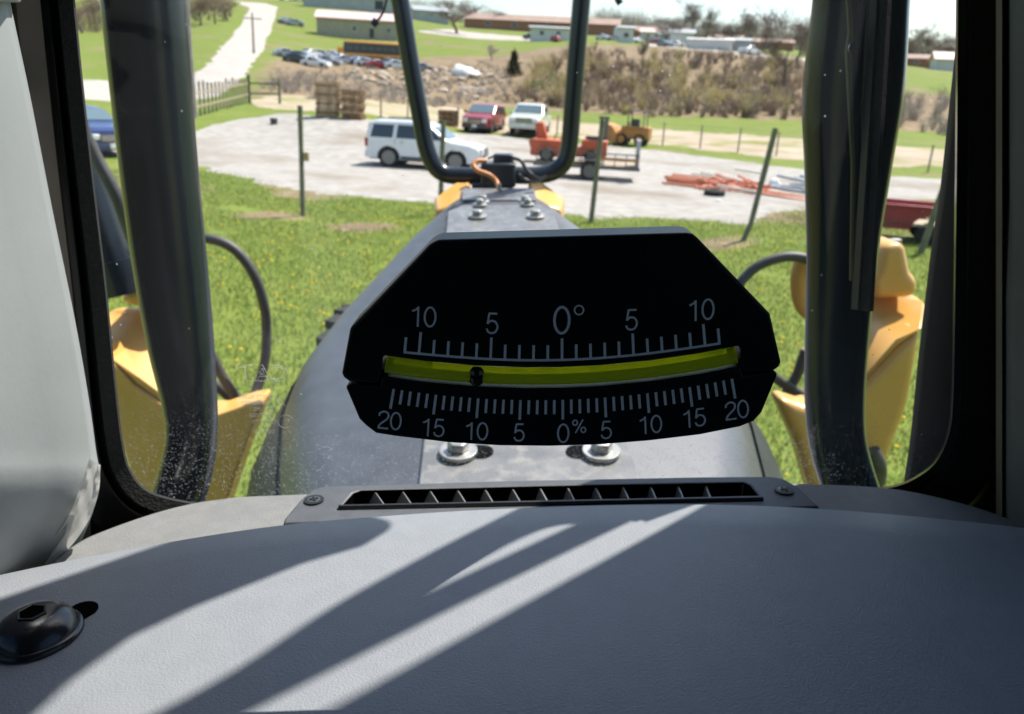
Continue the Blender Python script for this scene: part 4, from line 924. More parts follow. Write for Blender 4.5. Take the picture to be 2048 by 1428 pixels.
mp_(strip_plate(.62, 1.2, .226, .0015), 'cover_plate', 'plate', hood, bevel=.0015)
mp_(strip_plate(1.5, 1.74, .226, .0015, nose=.03), 'cover_plate', 'plate', hood, bevel=.0015)
mp_(strip_plate(1.84, 1.945, .17, .0015, .002), 'front_cap', 'plate', hood, bevel=.001)
def hbolt(px, py, wr, slot=0, big=True):
    d = mdir(px, py); y = .48 / ((-d.z / d.y) + .1375); p = PY(px, py, y); p.z = hz(y) + .006
    Mx = Matrix.Translation(p) @ Matrix.Rotation(R(7.8), 4, 'X')
    if slot:
        s = MB(); sx = slot * .028
        s.lathe([(.001, 0), (.0125, 0), (.0125, .0012), (.001, .0012)], 18, Mx @ Matrix.Translation((sx, .004, 0))); s.box((sx / 2, .004, .0006), (abs(sx), .025, .0012), Mx)
        mp_(s, 'slot', 'holeshade', hood)
    w = MB().lathe([(wr * .45, 0), (wr, 0), (wr, .0045), (wr * .45, .0045)], 30, Mx @ Matrix.Translation((0, 0, .0015)), close=True)
    w = mp_(w, 'washer', 'steel', hood, smooth=40, bevel=.0006)
    h = MB().lathe([(.003, .006), (wr * .58, .006), (wr * .58, .0145), (wr * .5, .0165), (.003, .0165)], 6, Mx)
    mp_(h, 'bolt', 'steel', hood, bevel=.001)
hbolt(917, 918, .0205, .9); hbolt(1202, 918, .0205, -.9)
for px, py in ((955, 441), (1071, 441), (960, 418), (1055, 417), (966, 411), (1050, 411)): hbolt(px, py, .019 if py > 430 else .015)
hbolt(999, 386, .008)
for s in (-1, 1):      # yellow nose cheeks under the hood front
    c = hc(1.9); pol = [(c + s * .075, 1.88, hz(1.9) - .012), (c + s * .145, 1.86, hz(1.9) - .03), (c + s * .16, 1.99, hz(1.9) - .02), (c + s * .105, 2.0, hz(1.9) + .022), (c + s * .07, 2.0, hz(1.9) + .02)]
    mp_(MB().prism(pol, (0, 0, -.25)), 'nose_cheek', 'yellow', bevel=.008)
mp_(MB().prism([(hc(1.95) - .13, 1.96, -.24), (hc(1.95) + .13, 1.96, -.24), (hc(1.95) + .13, 2.15, -.24), (hc(1.95) - .13, 2.15, -.24)], (0, 0, -.8)), 'radiator_guard', 'black', bevel=.01)
# U shaped guard bar -----------------------------------
gb = spl([PY(772, -140, 2.05), PY(800, 0, 2.05), PY(820, 120, 2.05), PY(840, 230, 2.05), PY(856, 305, 2.05), PY(882, 344, 2.05), PY(930, 352, 2.05), PY(1000, 350, 2.05), PY(1080, 350, 2.05), PY(1118, 336, 2.05), PY(1137, 300, 2.05), PY(1146, 200, 2.05), PY(1156, 80, 2.05), PY(1163, 0, 2.05), PY(1172, -140, 2.05)], 8)
mp_(MB().tube(gb, .0215, 16), 'guard_bar', 'black', smooth=60)
a = PY(997, 348, 2.03); blk = mp_(MB().box(a + Vector((0, 0, .0)), (.085, .09, .058)), 'valve_block', 'black', bevel=.006)
mp_(MB().box(a + Vector((.012, 0, .034)), (.05, .05, .03)), 'valve_cap', 'black', blk, bevel=.006)
mp_(MB().box(a + Vector((-.015, 0, -.04)), (.1, .07, .04)), 'mount_foot', 'black', blk, bevel=.004)
def hose(pts, r, m='hose', name='hydraulic_hose'): return mp_(MB().tube(spl(pts, 8), r, 12), name, m, smooth=60)
hose([PY(972, 322, 2.0), PY(955, 322, 1.99), PY(947, 330, 1.98), PY(955, 341, 1.97), PY(978, 350, 1.97), PY(992, 362, 1.97), PY(997, 376, 1.95)], .0058, 'orangecable', 'orange_cable')
hose([PY(1026, 316, 2.02), PY(1042, 322, 2.0), PY(1052, 338, 2.0), PY(1070, 354, 2.0), PY(1088, 358, 2.02)], .0045, 'hose', 'cable'); hose([PY(1038, 350, 2.0), PY(1052, 360, 1.99), PY(1072, 364, 2.0), PY(1092, 352, 2.02)], .0045, 'hose', 'cable')
hose([PY(975, 318, 2.02), PY(990, 312, 2.02), PY(1006, 318, 2.02)], .0025, 'hose', 'cable'); hose([PY(778, -60, 2.06), PY(772, 5, 2.08), PY(762, 32, 2.08), PY(751, 44, 2.08)], .003, 'hose', 'cable')
mp_(MB().tube([PY(754, 40, 2.08), PY(745, 50, 2.08)], .009, 8), 'cable_plug', 'black')
mp_(MB().tube([PY(1234, -4, 2.08), PY(1241, 8, 2.08)], .008, 8), 'cable_plug', 'black'); hose([PY(1169, -90, 2.05), PY(1215, -60, 2.07), PY(1235, -2, 2.08)], .003, 'hose', 'cable')
# yellow arm supports both sides -----------------------
def casting(lower, upper, upt, name):
    m = MB(); yL = 1.75
    lo = [PY(a, b, yL) for a, b in lower]; m.prism(lo, (0, .10, 0)); o = mp_(m, name, 'yellow', bevel=.03, bseg=5)
    up = [PY(a, b, c) for a, b, c in upper]; mp_(MB().prism(up, (0, .12, -.05)), 'arm_face', 'yellow', o, bevel=.022, bseg=5)
    tp = [PY(a, b, 1.88) for a, b in upt]; mp_(MB().prism(tp, (0, .14, 0)), 'cylinder_mount', 'yellow', o, bevel=.03, bseg=5)
    return o
casting([(1556, 797), (1612, 816), (1665, 806), (1725, 768), (1800, 690), (1850, 655), (1822, 810), (1766, 960), (1750, 1040), (1640, 1040), (1600, 900)],
        [(1715, 778, 1.745), (1800, 688, 1.745), (1851, 652, 1.745), (1854, 612, 1.93), (1838, 592, 1.95), (1800, 580, 1.95), (1740, 588, 1.95), (1718, 650, 1.9)],
        [(1767, 492), (1812, 484), (1824, 545), (1840, 562), (1836, 595), (1750, 600), (1742, 560), (1757, 540)], 'loader_arm')
casting([(516, 806), (490, 810), (432, 830), (350, 828), (268, 770), (200, 700), (235, 860), (290, 1040), (440, 1040), (470, 950), (502, 860), (520, 815)],
        [(200, 702, 1.745), (268, 768, 1.745), (352, 828, 1.745), (352, 640, 1.95), (300, 615, 1.95), (225, 612, 1.95), (190, 640, 1.93)],
        [(225, 606), (262, 572), (360, 560), (360, 660), (300, 625)], 'loader_arm')
mp_(MB().lathe([(.001, 0), (.014, 0), (.014, .012), (.001, .014)], 12, Matrix.Translation(PY(1790, 488, 1.95))), 'pin', 'steel')
mp_(MB().tube(spl([PY(1606, 520, 2.0), PY(1598, 560, 2.0), PY(1606, 610, 2.0), PY(1640, 640, 2.0)], 5), .022, 10), 'hose_guide', 'yellow', smooth=50)
# lift cylinder left, hoses
mp_(MB().tube([PY(120, 230, 1.85), PY(232, 552, 1.85)], .05, 20), 'lift_cylinder', 'black', smooth=50)
mp_(MB().tube([PY(222, 520, 1.85), PY(244, 585, 1.85)], .06, 20), 'cylinder_gland', 'black', smooth=50)
hose([PY(176, 280, 1.7), PY(195, 320, 1.7), PY(232, 390, 1.7), PY(262, 470, 1.72), PY(300, 560, 1.75)], .013)
hose([PY(330, 500, 1.95), PY(370, 482, 1.95), PY(420, 478, 1.95), PY(470, 500, 1.95), PY(508, 550, 1.95), PY(528, 610, 1.95), PY(533, 660, 1.95), PY(530, 720, 1.93), PY(515, 775, 1.9), PY(492, 825, 1.85)], .0125)
hose([PY(400, 660, 1.9), PY(430, 725, 1.9), PY(462, 780, 1.9), PY(490, 812, 1.95)], .0125); hose([PY(390, 740, 1.95), PY(430, 770, 1.95), PY(470, 806, 2.0), PY(500, 830, 2.0)], .012)
hose([PY(1660, 560, 1.95), PY(1630, 525, 1.95), PY(1580, 513, 1.95), PY(1530, 525, 1.95), PY(1496, 548, 1.95), PY(1474, 580, 1.95), PY(1462, 640, 2.0)], .0125)
hose([PY(1545, 752, 2.0), PY(1575, 772, 2.0), PY(1610, 792, 2.0), PY(1660, 800, 2.0)], .0135); hose([PY(1612, 700, 2.02), PY(1596, 745, 2.02), PY(1578, 778, 2.02), PY(1560, 800, 2.02)], .0135)
hose([PY(1745, 900, 1.7), PY(1758, 932, 1.7), PY(1756, 960, 1.72), PY(1740, 990, 1.75)], .017)
# front tyres with lugs
for s, cx_ in ((-1, -.425), (1, .40)):
    Mx = Matrix.Translation((cx_, 2.6, -1.70)) @ Matrix.Rotation(math.pi / 2, 4, 'Y')
    rad = .97; wd = .40
    ty = mp_(MB().lathe([(rad * .6, -wd / 2), (rad * .88, -wd / 2), (rad * .97, -wd * .42), (rad, -wd * .3), (rad, wd * .3), (rad * .97, wd * .42), (rad * .88, wd / 2), (rad * .6, wd / 2)], 48, Mx, close=True), 'front_tyre', 'tyre', smooth=40)
    for k in range(46):
        a = k * 2 * math.pi / 46
        for q in (-1, 1):
            L_ = MB().box((rad + .012, 0, q * wd * .26), (.045, .06, wd * .46), Mx @ Matrix.Rotation(a + (R(6) if q > 0 else 0), 4, 'Z') @ Matrix.Rotation(q * .5, 4, 'X')); mp_(L_, 'lug', 'tyre', ty)
    mp_(MB().lathe([(rad * .61, wd * .3 * s), (rad * .5, wd * .1 * s), (.05, wd * .16 * s)], 30, Mx), 'rim', 'yellow', ty, smooth=40)
mp_(MB().box((0, 2.6, -1.70), (.9, .2, .2)), 'axle', 'black', bevel=.02); mp_(MB().box((0, 1.4, -1.35), (.5, 2.6, .5)), 'chassis', 'black', bevel=.03)

# ------------------------------------------------------------------ cab
GY = .43
# guard posts outside the screen (tubes)
def post(tr, y, up, name='guard_post'):
    c2 = spl(tr, 6)
    pts = [PY(p.x, p.y, y) for p in c2]; rr = [p.z * .5 / FPX * y * 1.03 for p in c2]
    ext = spl([(x, z, w) for x, z, w in up] + [(pts[0].x, pts[0].z, rr[0])], 5)[:-1]
    return mp_(MB().tube([Vector((p.x, y, p.y)) for p in ext] + pts, [p.z for p in ext] + rr, 28), name, 'blackpost', smooth=60)
post([(270, -160, 142), (283, -40, 142), (298, 120, 142), (318, 330, 140), (340, 520, 138), (361, 680, 128), (379, 800, 110), (383, 870, 104), (372, 940, 108), (350, 1010, 112), (320, 1060, 118)], .53, [(-.26, .62, .024), (-.25, .4, .024)])
post([(1728, -160, 160), (1720, 0, 162), (1705, 180, 176), (1695, 330, 156), (1684, 500, 132), (1673, 680, 122), (1669, 800, 118), (1676, 890, 115), (1703, 985, 116), (1730, 1060, 118)], .50, [(.222, .60, .011), (.219, .45, .0105), (.200, .33, .0115), (.187, .23, .0105), (.182, .14, .0125)])
mp_(MB().tube([(.223, .5, .075), (.222, .5, .12), (.222, .5, .3), (.226, .5, .6)], [.0075, .008, .008, .008], 16), 'shade_tube', 'blackpost', smooth=60)  # unseen tube added beside the post to shade a band of the dash
shade_outline = [(.040, .165), (.050, .150), (.105, .150), (.124, .165), (.131, .20), (.124, .235), (.125, .31), (.130, .355), (.150, .42), (.166, .46), (.17, .52), (.05, .52), (.043, .40)]
mirror = mp_(MB().prism([(x, .495, z) for x, z in shade_outline], (0, .012, 0)), 'shade_plate', 'blackpost', bevel=.006)  # unseen plate added above the view, outlined to shade the dash; mirrors nothing
mp_(MB().tube([(.10, .51, .50), (.19, .505, .53), (.222, .5, .53)], .008, 10), 'shade_plate_arm', 'blackpost', mirror, smooth=50)  # arm added to carry the shading plate
# wiper in front of the right post
wip = mp_(MB().tube([PY(1700, -60, .462), PY(1708, 60, .462), PY(1706, 100, .462), PY(1712, 330, .462), PY(1708, 560, .462)], [.0032, .0034, .0045, .003, .0028], 8), 'wiper_arm', 'black', smooth=50)
mp_(MB().bar(PY(1762, -60, .468), PY(1724, 620, .455), .004, .012), 'wiper_blade', 'rubber', wip); mp_(MB().bar(PY(1754, -60, .464), PY(1712, 618, .452), .003, .004), 'blade_holder', 'darksteel', wip)
mp_(MB().lathe([(.0005, 0), (.0032, 0), (.0032, .002), (.0005, .0025)], 12, Matrix.Translation(PY(1707, 96, .457)) @ Matrix.Rotation(math.pi / 2, 4, 'X')), 'pivot_nut', 'boltblack', wip)
# window frame: inner edge paths
def ring(path, offs, name, m, par=None, **k):
    """path: photo points along the opening; offs: list of (dx px, dy px, y) giving the four section corners"""
    pth = spl2(path, 6); secs = []
    for i, (a, b) in enumerate(pth):
        secs.append([PY(a + dx, b + dy, y) for dx, dy, y in offs])
    return mp_(MB().loft(secs), name, m, par, **k)
Lp = [XP(-.262, GY, .56), XP(-.255, GY, .25), (136, -120), (150, 0), (165, 150), (187, 350), (212, 560), (232, 760), (246, 880), (262, 940), (300, 982), (385, 1004), (470, 1010), (560, 1012)]
Ledge = [XP(-.262, GY, .56), XP(-.255, GY, .25), (136, -120), (150, 0), (165, 150), (187, 350), (212, 560), (232, 760), (246, 880), (250, 960), (252, 1100)]
def frame_L():
    a = spl2(Lp, 6)
    # normals pointing away from the opening
    def off(path, d):
        out = []
        for i in range(len(path)):
            p0 = path[max(i - 1, 0)]; p1 = path[min(i + 1, len(path) - 1)]; tx, ty = p1[0] - p0[0], p1[1] - p0[1]; l = math.hypot(tx, ty) or 1
            out.append((path[i][0] - ty / l * d, path[i][1] + tx / l * d))
        return out
    sec = lambda ps: MB().loft([[*r_] for r_ in zip(*ps)])
    P = lambda d, y: [PY(u, v, y) for u, v in off(a, d)]
    mp_(sec([P(0, GY - .002), P(4, GY - .012), P(34, GY - .016), P(50, GY - .01), P(60, GY + .02), P(4, GY + .02)]), 'window_seal', 'rubber', smooth=40)
    mp_(sec([P(48, GY - .012), P(54, GY - .024), P(120, GY - .03), P(150, GY - .02), P(160, GY + .05), P(60, GY + .05)]), 'window_frame', 'seal', smooth=40)
frame_L()
mp_(MB().loft([[PY(a - 118, b, .395), PY(a - 70, b, .40), PY(a - 70, b, .43), PY(a - 200, b, .43)] for a, b in spl2(Ledge, 5)]), 'frame_reflection', 'brownstrip')  # cab frame; the tan reflection on it is put into the brown
mp_(MB().loft([[PY(a - 400, b, .36), PY(a - 130, b, .42), PY(a - 60, b, .46), PY(a - 60, b, .52), PY(a - 400, b, .52)] for a, b in spl2(Ledge, 5)]), 'cab_pillar', 'black', smooth=30)
Rp = [XP(.24, GY, .56), XP(.235, GY, .25), (1915, -120), (1912, 0), (1910, 300), (1906, 600), (1902, 800), (1893, 870), (1870, 920), (1838, 948), (1795, 968), (1730, 978), (1640, 984)]
def frame_R():
    a = spl2(Rp, 6)
    def off(path, d):
        out = []
        for i in range(len(path)):
            p0 = path[max(i - 1, 0)]; p1 = path[min(i + 1, len(path) - 1)]; tx, ty = p1[0] - p0[0], p1[1] - p0[1]; l = math.hypot(tx, ty) or 1
            out.append((path[i][0] + ty / l * d * -1 * -1, path[i][1] - tx / l * d))
        return out
    sec = lambda ps: MB().loft([[*r_] for r_ in zip(*ps)])
    P = lambda d, y: [PY(u, v, y) for u, v in off(a, d)]
    mp_(sec([P(0, GY - .002), P(4, GY - .008), P(22, GY - .01), P(30, GY + .02), P(4, GY + .02)]), 'window_seal', 'seal', smooth=40)
    mp_(sec([P(20, GY - .008), P(30, GY - .016), P(110, GY - .02), P(130, GY + .02), P(40, GY + .02)]), 'window_frame', 'seal', smooth=40)
frame_R()
Re = [XP(.262, .5, .6), XP(.2615, .5, .46), XP(.2575, .5, .2), (1930, -120), (1921, 0), (1905, 150), (1880, 380), (1862, 500), (1850, 600), (1836, 720), (1821, 870), (1806, 975), (1795, 1060)]
mp_(MB().loft([[PY(a, b, .50), PY(a + 12, b, .47), PY(a + (85 if b > -200 else 60), b, .436), Vector((.72, .436, PY(a, b, .436).z)), Vector((.72, .56, PY(a, b, .56).z)), PY(a + 120, b, .54)] for a, b in spl2(Re, 5)]), 'cab_pillar', 'mattblack', smooth=30)
mp_(MB().loft([[PY(2003 + (0 if b > 300 else 10), b, .40), PY(2030, b, .37), PY(2380, b, .28), PY(2380, b, .42), PY(2010, b, .418)] for b in (-1500, -600, -120, 0, 300, 600, 900, 1100)]), 'pillar_trim', 'trimdark', smooth=30)
mp_(MB().loft([[PY(1992, b, .398), PY(2004, b, .39), PY(2012, b, .398), PY(2008, b, .412)] for b in (-120, 300, 700, 1100)]), 'trim_edge', 'brownstrip')
# grey trim left, with creased film at its foot
te = [XP(-.29, .37, .5), XP(-.26, .37, .25), (2, -120), (20, 0), (60, 190), (105, 420), (150, 640), (178, 800), (192, 900), (199, 945), (196, 985), (180, 1040), (150, 1110), (120, 1170)]
tp = spl2(te, 6)
mp_(MB().loft([[PY(a, b, .37), PY(a - 14, b, .358), PY(a - 90, b, .34), PY(a - 420, b, .24), PY(a - 420, b, .40), PY(a - 30, b, .39)] for a, b in tp]), 'pillar_trim', 'trim', smooth=40)
fm = MB(); rows_ = []
for i, (a, b) in enumerate(spl2([(198, 930), (194, 985), (172, 1045), (130, 1102), (70, 1150), (10, 1185)], 8)):
    w_ = 14 + 10 * math.sin(min(1, i / 12) * 1.57)
    rows_.append([PY(a + 3 - k * w_ / 6 * 1.6, b - k * 2.0, .352 - .0006 * k - .0022 * math.sin(k * 1.05) - .0007 * math.sin(i * .9 + k * 1.3)) for k in range(7)])
fm.loft(rows_, closed=False); mp_(fm, 'loose_film', 'film', smooth=60)
# windscreen pane
gl_px = [XP(-.3, GY, .56), XP(.28, GY, .56), (2020, 1000), (1800, 1030), (300, 1040), (60, 1030)]
pane = mp_(MB().add([PY(a, b, GY) for a, b in gl_px], [tuple(range(len(gl_px)))]), 'windscreen', 'glass')
def text_mesh(body, size, name, m, parent, Mx, mirror=False, outline=0, align='CENTER', sx=1.0, ex=.0, sy=1.0):
    c = bpy.data.curves.new(name, 'FONT'); c.body = body; c.size = size; c.align_x = align; c.extrude = ex; c.resolution_u = 4
    if outline: c.fill_mode = 'NONE'; c.bevel_depth = outline; c.bevel_resolution = 0
    t = bpy.data.objects.new(name, c); COL.objects.link(t); dg = bpy.context.evaluated_depsgraph_get()
    me = bpy.data.meshes.new_from_object(t.evaluated_get(dg)); bpy.data.objects.remove(t); bpy.data.curves.remove(c)
    me.transform(Mx @ Matrix.Diagonal((-sx if mirror else sx, sy, 1, 1))); me.materials.clear(); me.materials.append(M[m])
    o = bpy.data.objects.new(name, me); COL.objects.link(o); o.parent = parent; return o
def onpane(px, py, y=GY - .0006): return Matrix.Translation(PY(px, py, y) + Vector(SH)) @ Matrix.Rotation(math.pi / 2, 4, 'X')
K = GY / FPX * 1.07
def etch(body, px, py, hpx, **k): return text_mesh(body, hpx * K / .70, 'etched_text', 'etch', pane, onpane(px, py), mirror=True, **k)
etch('CAT', 578, 762, 34, outline=.00016, align='LEFT', sx=1.02)
tri = [(487, 762), (517, 743), (552, 762)]
mp_(MB().tube([PY(a, b, GY - .0006) for a, b in tri + tri[:1]], .00016, 4), 'etched_triangle', 'etch', pane)
for i, (tx, x0, y0) in enumerate([('SAFETY FLOAT', 546, 797), ('LAMINATED', 540, 810), ('AS-1  M571', 547, 822), ('DOT 1022', 544, 834), ('43R-010170', 555, 847), ('04/16/19', 550, 867)]):
    etch(tx, x0, y0, 8 if i < 5 else 9, outline=.00007, align='LEFT', sx=.9)
etch('E 1', 573, 847, 9, outline=.00007, sx=.8)
cc = [PY(571 + 15 * math.cos(t), 843 + 13 * math.sin(t), GY - .0006) for t in np.linspace(0, 6.283, 25)]; mp_(MB().tube(cc, .00012, 4), 'etched_ring', 'etch', pane)
for dx in (0, 8): mp_(MB().tube([PY(553 + dx, 799, GY - .0006), PY(563 + dx, 813, GY - .0006)], .00013, 4), 'etched_line', 'etch', pane)
# roof and rear of the cab (overhead and behind the camera)
mp_(MB().box((0, -.36, .63), (1.5, 1.70, .08)), 'cab_roof', 'trimdark', bevel=.03)
for x in (-.72, .72): mp_(MB().box((x, -1.15, -.2), (.12, .12, 1.6)), 'rear_pillar', 'black', bevel=.02)
mp_(MB().box((0, -1.15, -.33), (1.4, .1, 1.8)), 'rear_wall', 'trimdark', bevel=.02)
mp_(MB().box((0, -.62, -.45), (.56, .16, .85)), 'seat_back', 'plastic', bevel=.05)
mp_(MB().box((0, -.35, -.86), (.56, .55, .14)), 'seat_cushion', 'plastic', bevel=.05)
mp_(MB().box((0, -.35, -1.3), (1.5, 1.7, .06)), 'cab_floor', 'trimdark', bevel=.01)
for x in (-.74, .74): 
    mp_(MB().box((x, -.35, -.70), (.06, 1.6, 1.16)), 'door_panel', 'trimdark', bevel=.02)
    mp_(MB().box((x, -.35, .235), (.006, 1.5, .70)), 'side_window', 'tint')
    mp_(MB().box((x, .35, .235), (.06, .12, .74)), 'door_pillar', 'mattblack', bevel=.01)
mp_(MB().box((0, .1, -.8), (1.3, .05, 1.0)), 'bulkhead', 'trimdark')
# dashboard --------------------------------------------
crest = spl2([(-420, 1265), (-200, 1200), (0, 1150), (300, 1091), (560, 1051), (800, 1030), (1000, 1018), (1250, 1010), (1500, 1011), (1750, 1026), (2048, 1056), (2300, 1090)], 8)
dz0 = -.20; rows_ = []
cpts = [PZ(a, b, dz0) for a, b in crest]
for k, (back, dz) in enumerate([(.012, -.03), (.0045, -.016), (.0035, -.010), (.0022, -.0045), (.0008, -.0012), (0, 0)]):
    rows_.append([p + Vector((0, back, dz)) for p in cpts])
for k in range(1, 15):
    t = k / 14; rows_.append([Vector((p.x * (1 - .1 * t), p.y + (.07 - p.y) * t, p.z - .012 * t * t)) for p in cpts])
dm = MB(); dm.loft(rows_, closed=False)
dash = mp_(dm, 'dashboard', 'dash', smooth=60)
lz = -.214
led = [(90, 1130), (140, 1090), (200, 1060), (330, 1016), (450, 993), (600, 985), (1000, 968), (1400, 960), (1640, 965), (1800, 976), (1950, 1010), (2060, 1050), (2200, 1100)]
lp = [PZ(a, b, lz) for a, b in spl2(led, 5)]
lm = MB().prism(lp + [Vector((.45, .22, lz)), Vector((-.36, .22, lz))], (0, 0, -.03)); mp_(lm, 'dash_ledge', 'ledge', bevel=.003)
# vent
bz = -.204
def VZ(px, py, z=bz): return PZ(px, py, z)
outer = [(566, 1047), (568, 1038), (600, 1000), (625, 978), (650, 972), (1000, 961), (1400, 953), (1540, 952), (1568, 957), (1600, 975), (1640, 1013)]
inner = [(676, 1019), (706, 986), (722, 981), (1100, 972), (1488, 965), (1500, 970), (1527, 1001), (1100, 1010)]
VEN = mp_(MB().add([(0, 0, -1.0)], []), 'air_vent', 'ventblack') if False else None
import bmesh
def ring_plate(outer, inner, z, th):
    bm = bmesh.new(); eo = []; loops = []
    for pth in (outer, inner):
        vs = [bm.verts.new(VZ(a, b, z)) for a, b in pth]; loops.append(vs)
        for i in range(len(vs)): eo.append(bm.edges.new((vs[i], vs[(i + 1) % len(vs)])))
    bmesh.ops.triangle_fill(bm, use_beauty=True, use_dissolve=False, edges=eo)
    r = bmesh.ops.extrude_face_region(bm, geom=bm.faces[:])
    for v in [g for g in r['geom'] if isinstance(g, bmesh.types.BMVert)]: v.co.z -= th
    bm.verts.index_update(); m = MB(); m.v = [tuple(v.co) for v in bm.verts]; m.f = [tuple(v.index for v in f.verts) for f in bm.faces]; bm.free(); return m
vent = mp_(ring_plate(outer, inner, bz, .0105), 'air_vent', 'bezel', bevel=.0012)
wl_ = [VZ(a, b) for a, b in inner]
wall = MB(); nI = len(wl_); cen = sum(wl_, Vector()) / nI
sh_ = [cen + (p - cen) * .997 for p in wl_]
wall.add(sh_ + [p + Vector((0, 0, -.022)) for p in sh_], [(i, (i + 1) % nI, (i + 1) % nI + nI, i + nI) for i in range(nI)] + [tuple(range(nI, 2 * nI))]); mp_(wall, 'vent_well', 'holeshade', vent)
lip = [VZ(676, 1019), VZ(1100, 1010), VZ(1527, 1001)]; mp_(MB().tube([p + Vector((0, .0015, .0004)) for p in lip], .0014, 6), 'vent_lip', 'ventblack', vent)
for i in range(13):
    t = (i + .4) / 13.6; xf = 728 + (1478 - 728) * t; xn = xf + 26 - 14 * t
    a = VZ(xn, 1018 - 18 * t, bz - .0015); b = VZ(xf, 982 - 16 * t, bz - .0015); lean = Vector((-.0045 + .004 * t, .001, -.007))
    s_ = MB(); nn = (b - a).cross(lean).normalized() * .0009
    s_.prism([a, b, b + lean, a + lean], nn); mp_(s_, 'slat', 'slat', vent)
for px, py in ((628, 1002), (1568, 982)):
    c = VZ(px, py); Mx = Matrix.Translation(c + Vector((0, 0, .0004)))
    w = mp_(MB().lathe([(.0032, 0), (.0052, 0), (.0052, .0006), (.0032, .0006)], 24, Mx, close=True), 'screw_recess', 'ventblack', vent)
    mp_(MB().lathe([(.0002, -.0002), (.0038, -.0002), (.0034, .0007), (.0002, .001)], 20, Mx), 'screw', 'darksteel', vent, smooth=40)
    for a in (.4, 1.97): mp_(MB().box((0, 0, .001), (.0044, .0011, .0006), Mx @ Matrix.Rotation(a, 4, 'Z')), 'screw_slot', 'ventblack', vent)
# dash bolt, lower left
c = PZ(74, 1272, dz0 - .0012); Mx = Matrix.Translation(c)
mp_(MB().lathe([(.0002, 0), (.0058, 0), (.0058, .0008), (.0002, .0008)], 20, Matrix.Translation(PZ(166, 1222, dz0 - .0006))), 'bolt_slot_shade', 'holeshade', dash)
mp_(MB().bar(PZ(110, 1246, dz0 - .0003), PZ(166, 1222, dz0 - .0003), .0112, .0012), 'bolt_slot_shade', 'holeshade', dash)
bo = mp_(MB().lathe([(.0002, 0), (.0168, 0), (.0168, .0018), (.0160, .0026), (.0152, .0028), (.0146, .0048), (.0130, .0072), (.0104, .0092), (.0072, .0103), (.0046, .0106), (.0002, .0106)], 44, Mx), 'dash_bolt', 'boltblack', smooth=50)
mp_(MB().lathe([(.0002, .0107), (.0048, .0107), (.0048, .0110), (.0002, .0110)], 6, Mx), 'socket_shade', 'holeshade', bo)  # flat cap; the dark of the socket is only its colour
mp_(MB().lathe([(.0046, .0104), (.0056, .0108), (.0054, .0113), (.0047, .0112)], 6, Mx, close=True), 'socket_rim', 'boltblack', bo)

# ------------------------------------------------------------------ clinometer stuck to the windscreen
CY = .25; CS = CY / .36
cl_c = PY(1122, 760, CY)
CLI = empty('clinometer', CAM + (MROT @ cl_c), 0, 'black clinometer with white scales and a lime fluid tube on the windscreen', 'gauge'); CLI.rotation_euler = MROT.to_euler()
csh = tuple(-cl_c)
def cp(px, py, dy=0): return PY(px, py, CY) + Vector((0, dy, 0))
def cpart(mb, name, m, par=None, **k): return mb.build(name, M[m], par or CLI, shift=csh, **k)
def arc_top(x): t = (x - 1124) / 28.6; return 736.5 - .30 * t - .115 * t * t * 1.0
def tubeline(x):
    t = (x - 1122) / 350.; return 757 - 9.5 * t - 32 * t * t
ups = [tubeline(x) - 32 for x in (765, 850, 950, 1050, 1122, 1200, 1300, 1400, 1482)]
xs_ = (765, 850, 950, 1050, 1122, 1200, 1300, 1400, 1482)
upper = [(868, 484), (878, 480), (1372, 466), (1386, 468), (1396, 476), (1541, 628), (1563, 724), (1561, 733), (1549, 742), (1484, 748)] + [(x, tubeline(x) - 21) for x in reversed(xs_)] + [(760, 768), (698, 764), (686, 756), (683, 747), (700, 655), (708, 648), (858, 490)]
lower = [(760, 772)] + [(x, tubeline(x) + 20) for x in xs_] + [(1486, 752), (1550, 743), (1556, 748), (1524, 825), (1508, 843), (1480, 854), (1400, 870), (1300, 882), (1200, 890), (1100, 893), (1000, 892), (900, 886), (790, 873), (752, 867), (732, 852), (718, 838), (691, 774), (697, 769)]
TH = .022 * CS
up_o = cpart(MB().prism([cp(a, b) for a, b in upper], (0, TH, 0)), 'upper_body', 'clinoface', bevel=.0011, bseg=3)
lo_o = cpart(MB().prism([cp(a, b) for a, b in lower], (0, TH, 0)), 'lower_body', 'clinoface', bevel=.0011, bseg=3)
# recessed bridge joining both bodies behind the tube ends
cpart(MB().box(cp(742, 768, .013 * CS), (.011, .018 * CS, .012 * CS)), 'end_bridge', 'clinoface'); cpart(MB().box(cp(1506, 748, .013 * CS), (.010, .018 * CS, .012 * CS)), 'end_bridge', 'clinoface')
tp_ = [cp(x, tubeline(x), .0040 * CS) for x in np.linspace(770, 1475, 41)]
cpart(MB().tube(tp_, .0043 * CS, 36), 'fluid_tube', 'lime', smooth=60)
bp = cp(953, tubeline(953) + .5, .0016 * CS)
cpart(MB().lathe([(.0001, -.0046), (.0021, -.0042), (.0034, -.0028), (.0039, 0), (.0034, .0028), (.0021, .0042), (.0001, .0046)], 18, Matrix.Translation(bp) @ Matrix.Rotation(R(3), 4, 'Y') @ Matrix.Scale(CS * 1.06, 4) @ Matrix.Diagonal((.92, .75, 1, 1))), 'ball', 'ball', smooth=60)
def tick(par, x0, y0, x1, y1, w):
    a = cp(x0, y0, -.00012); b = cp(x1, y1, -.00012); cpart(MB().bar(a, b, .0002, w * CY / FPX * 1.05), 'tick_mark', 'print', par)
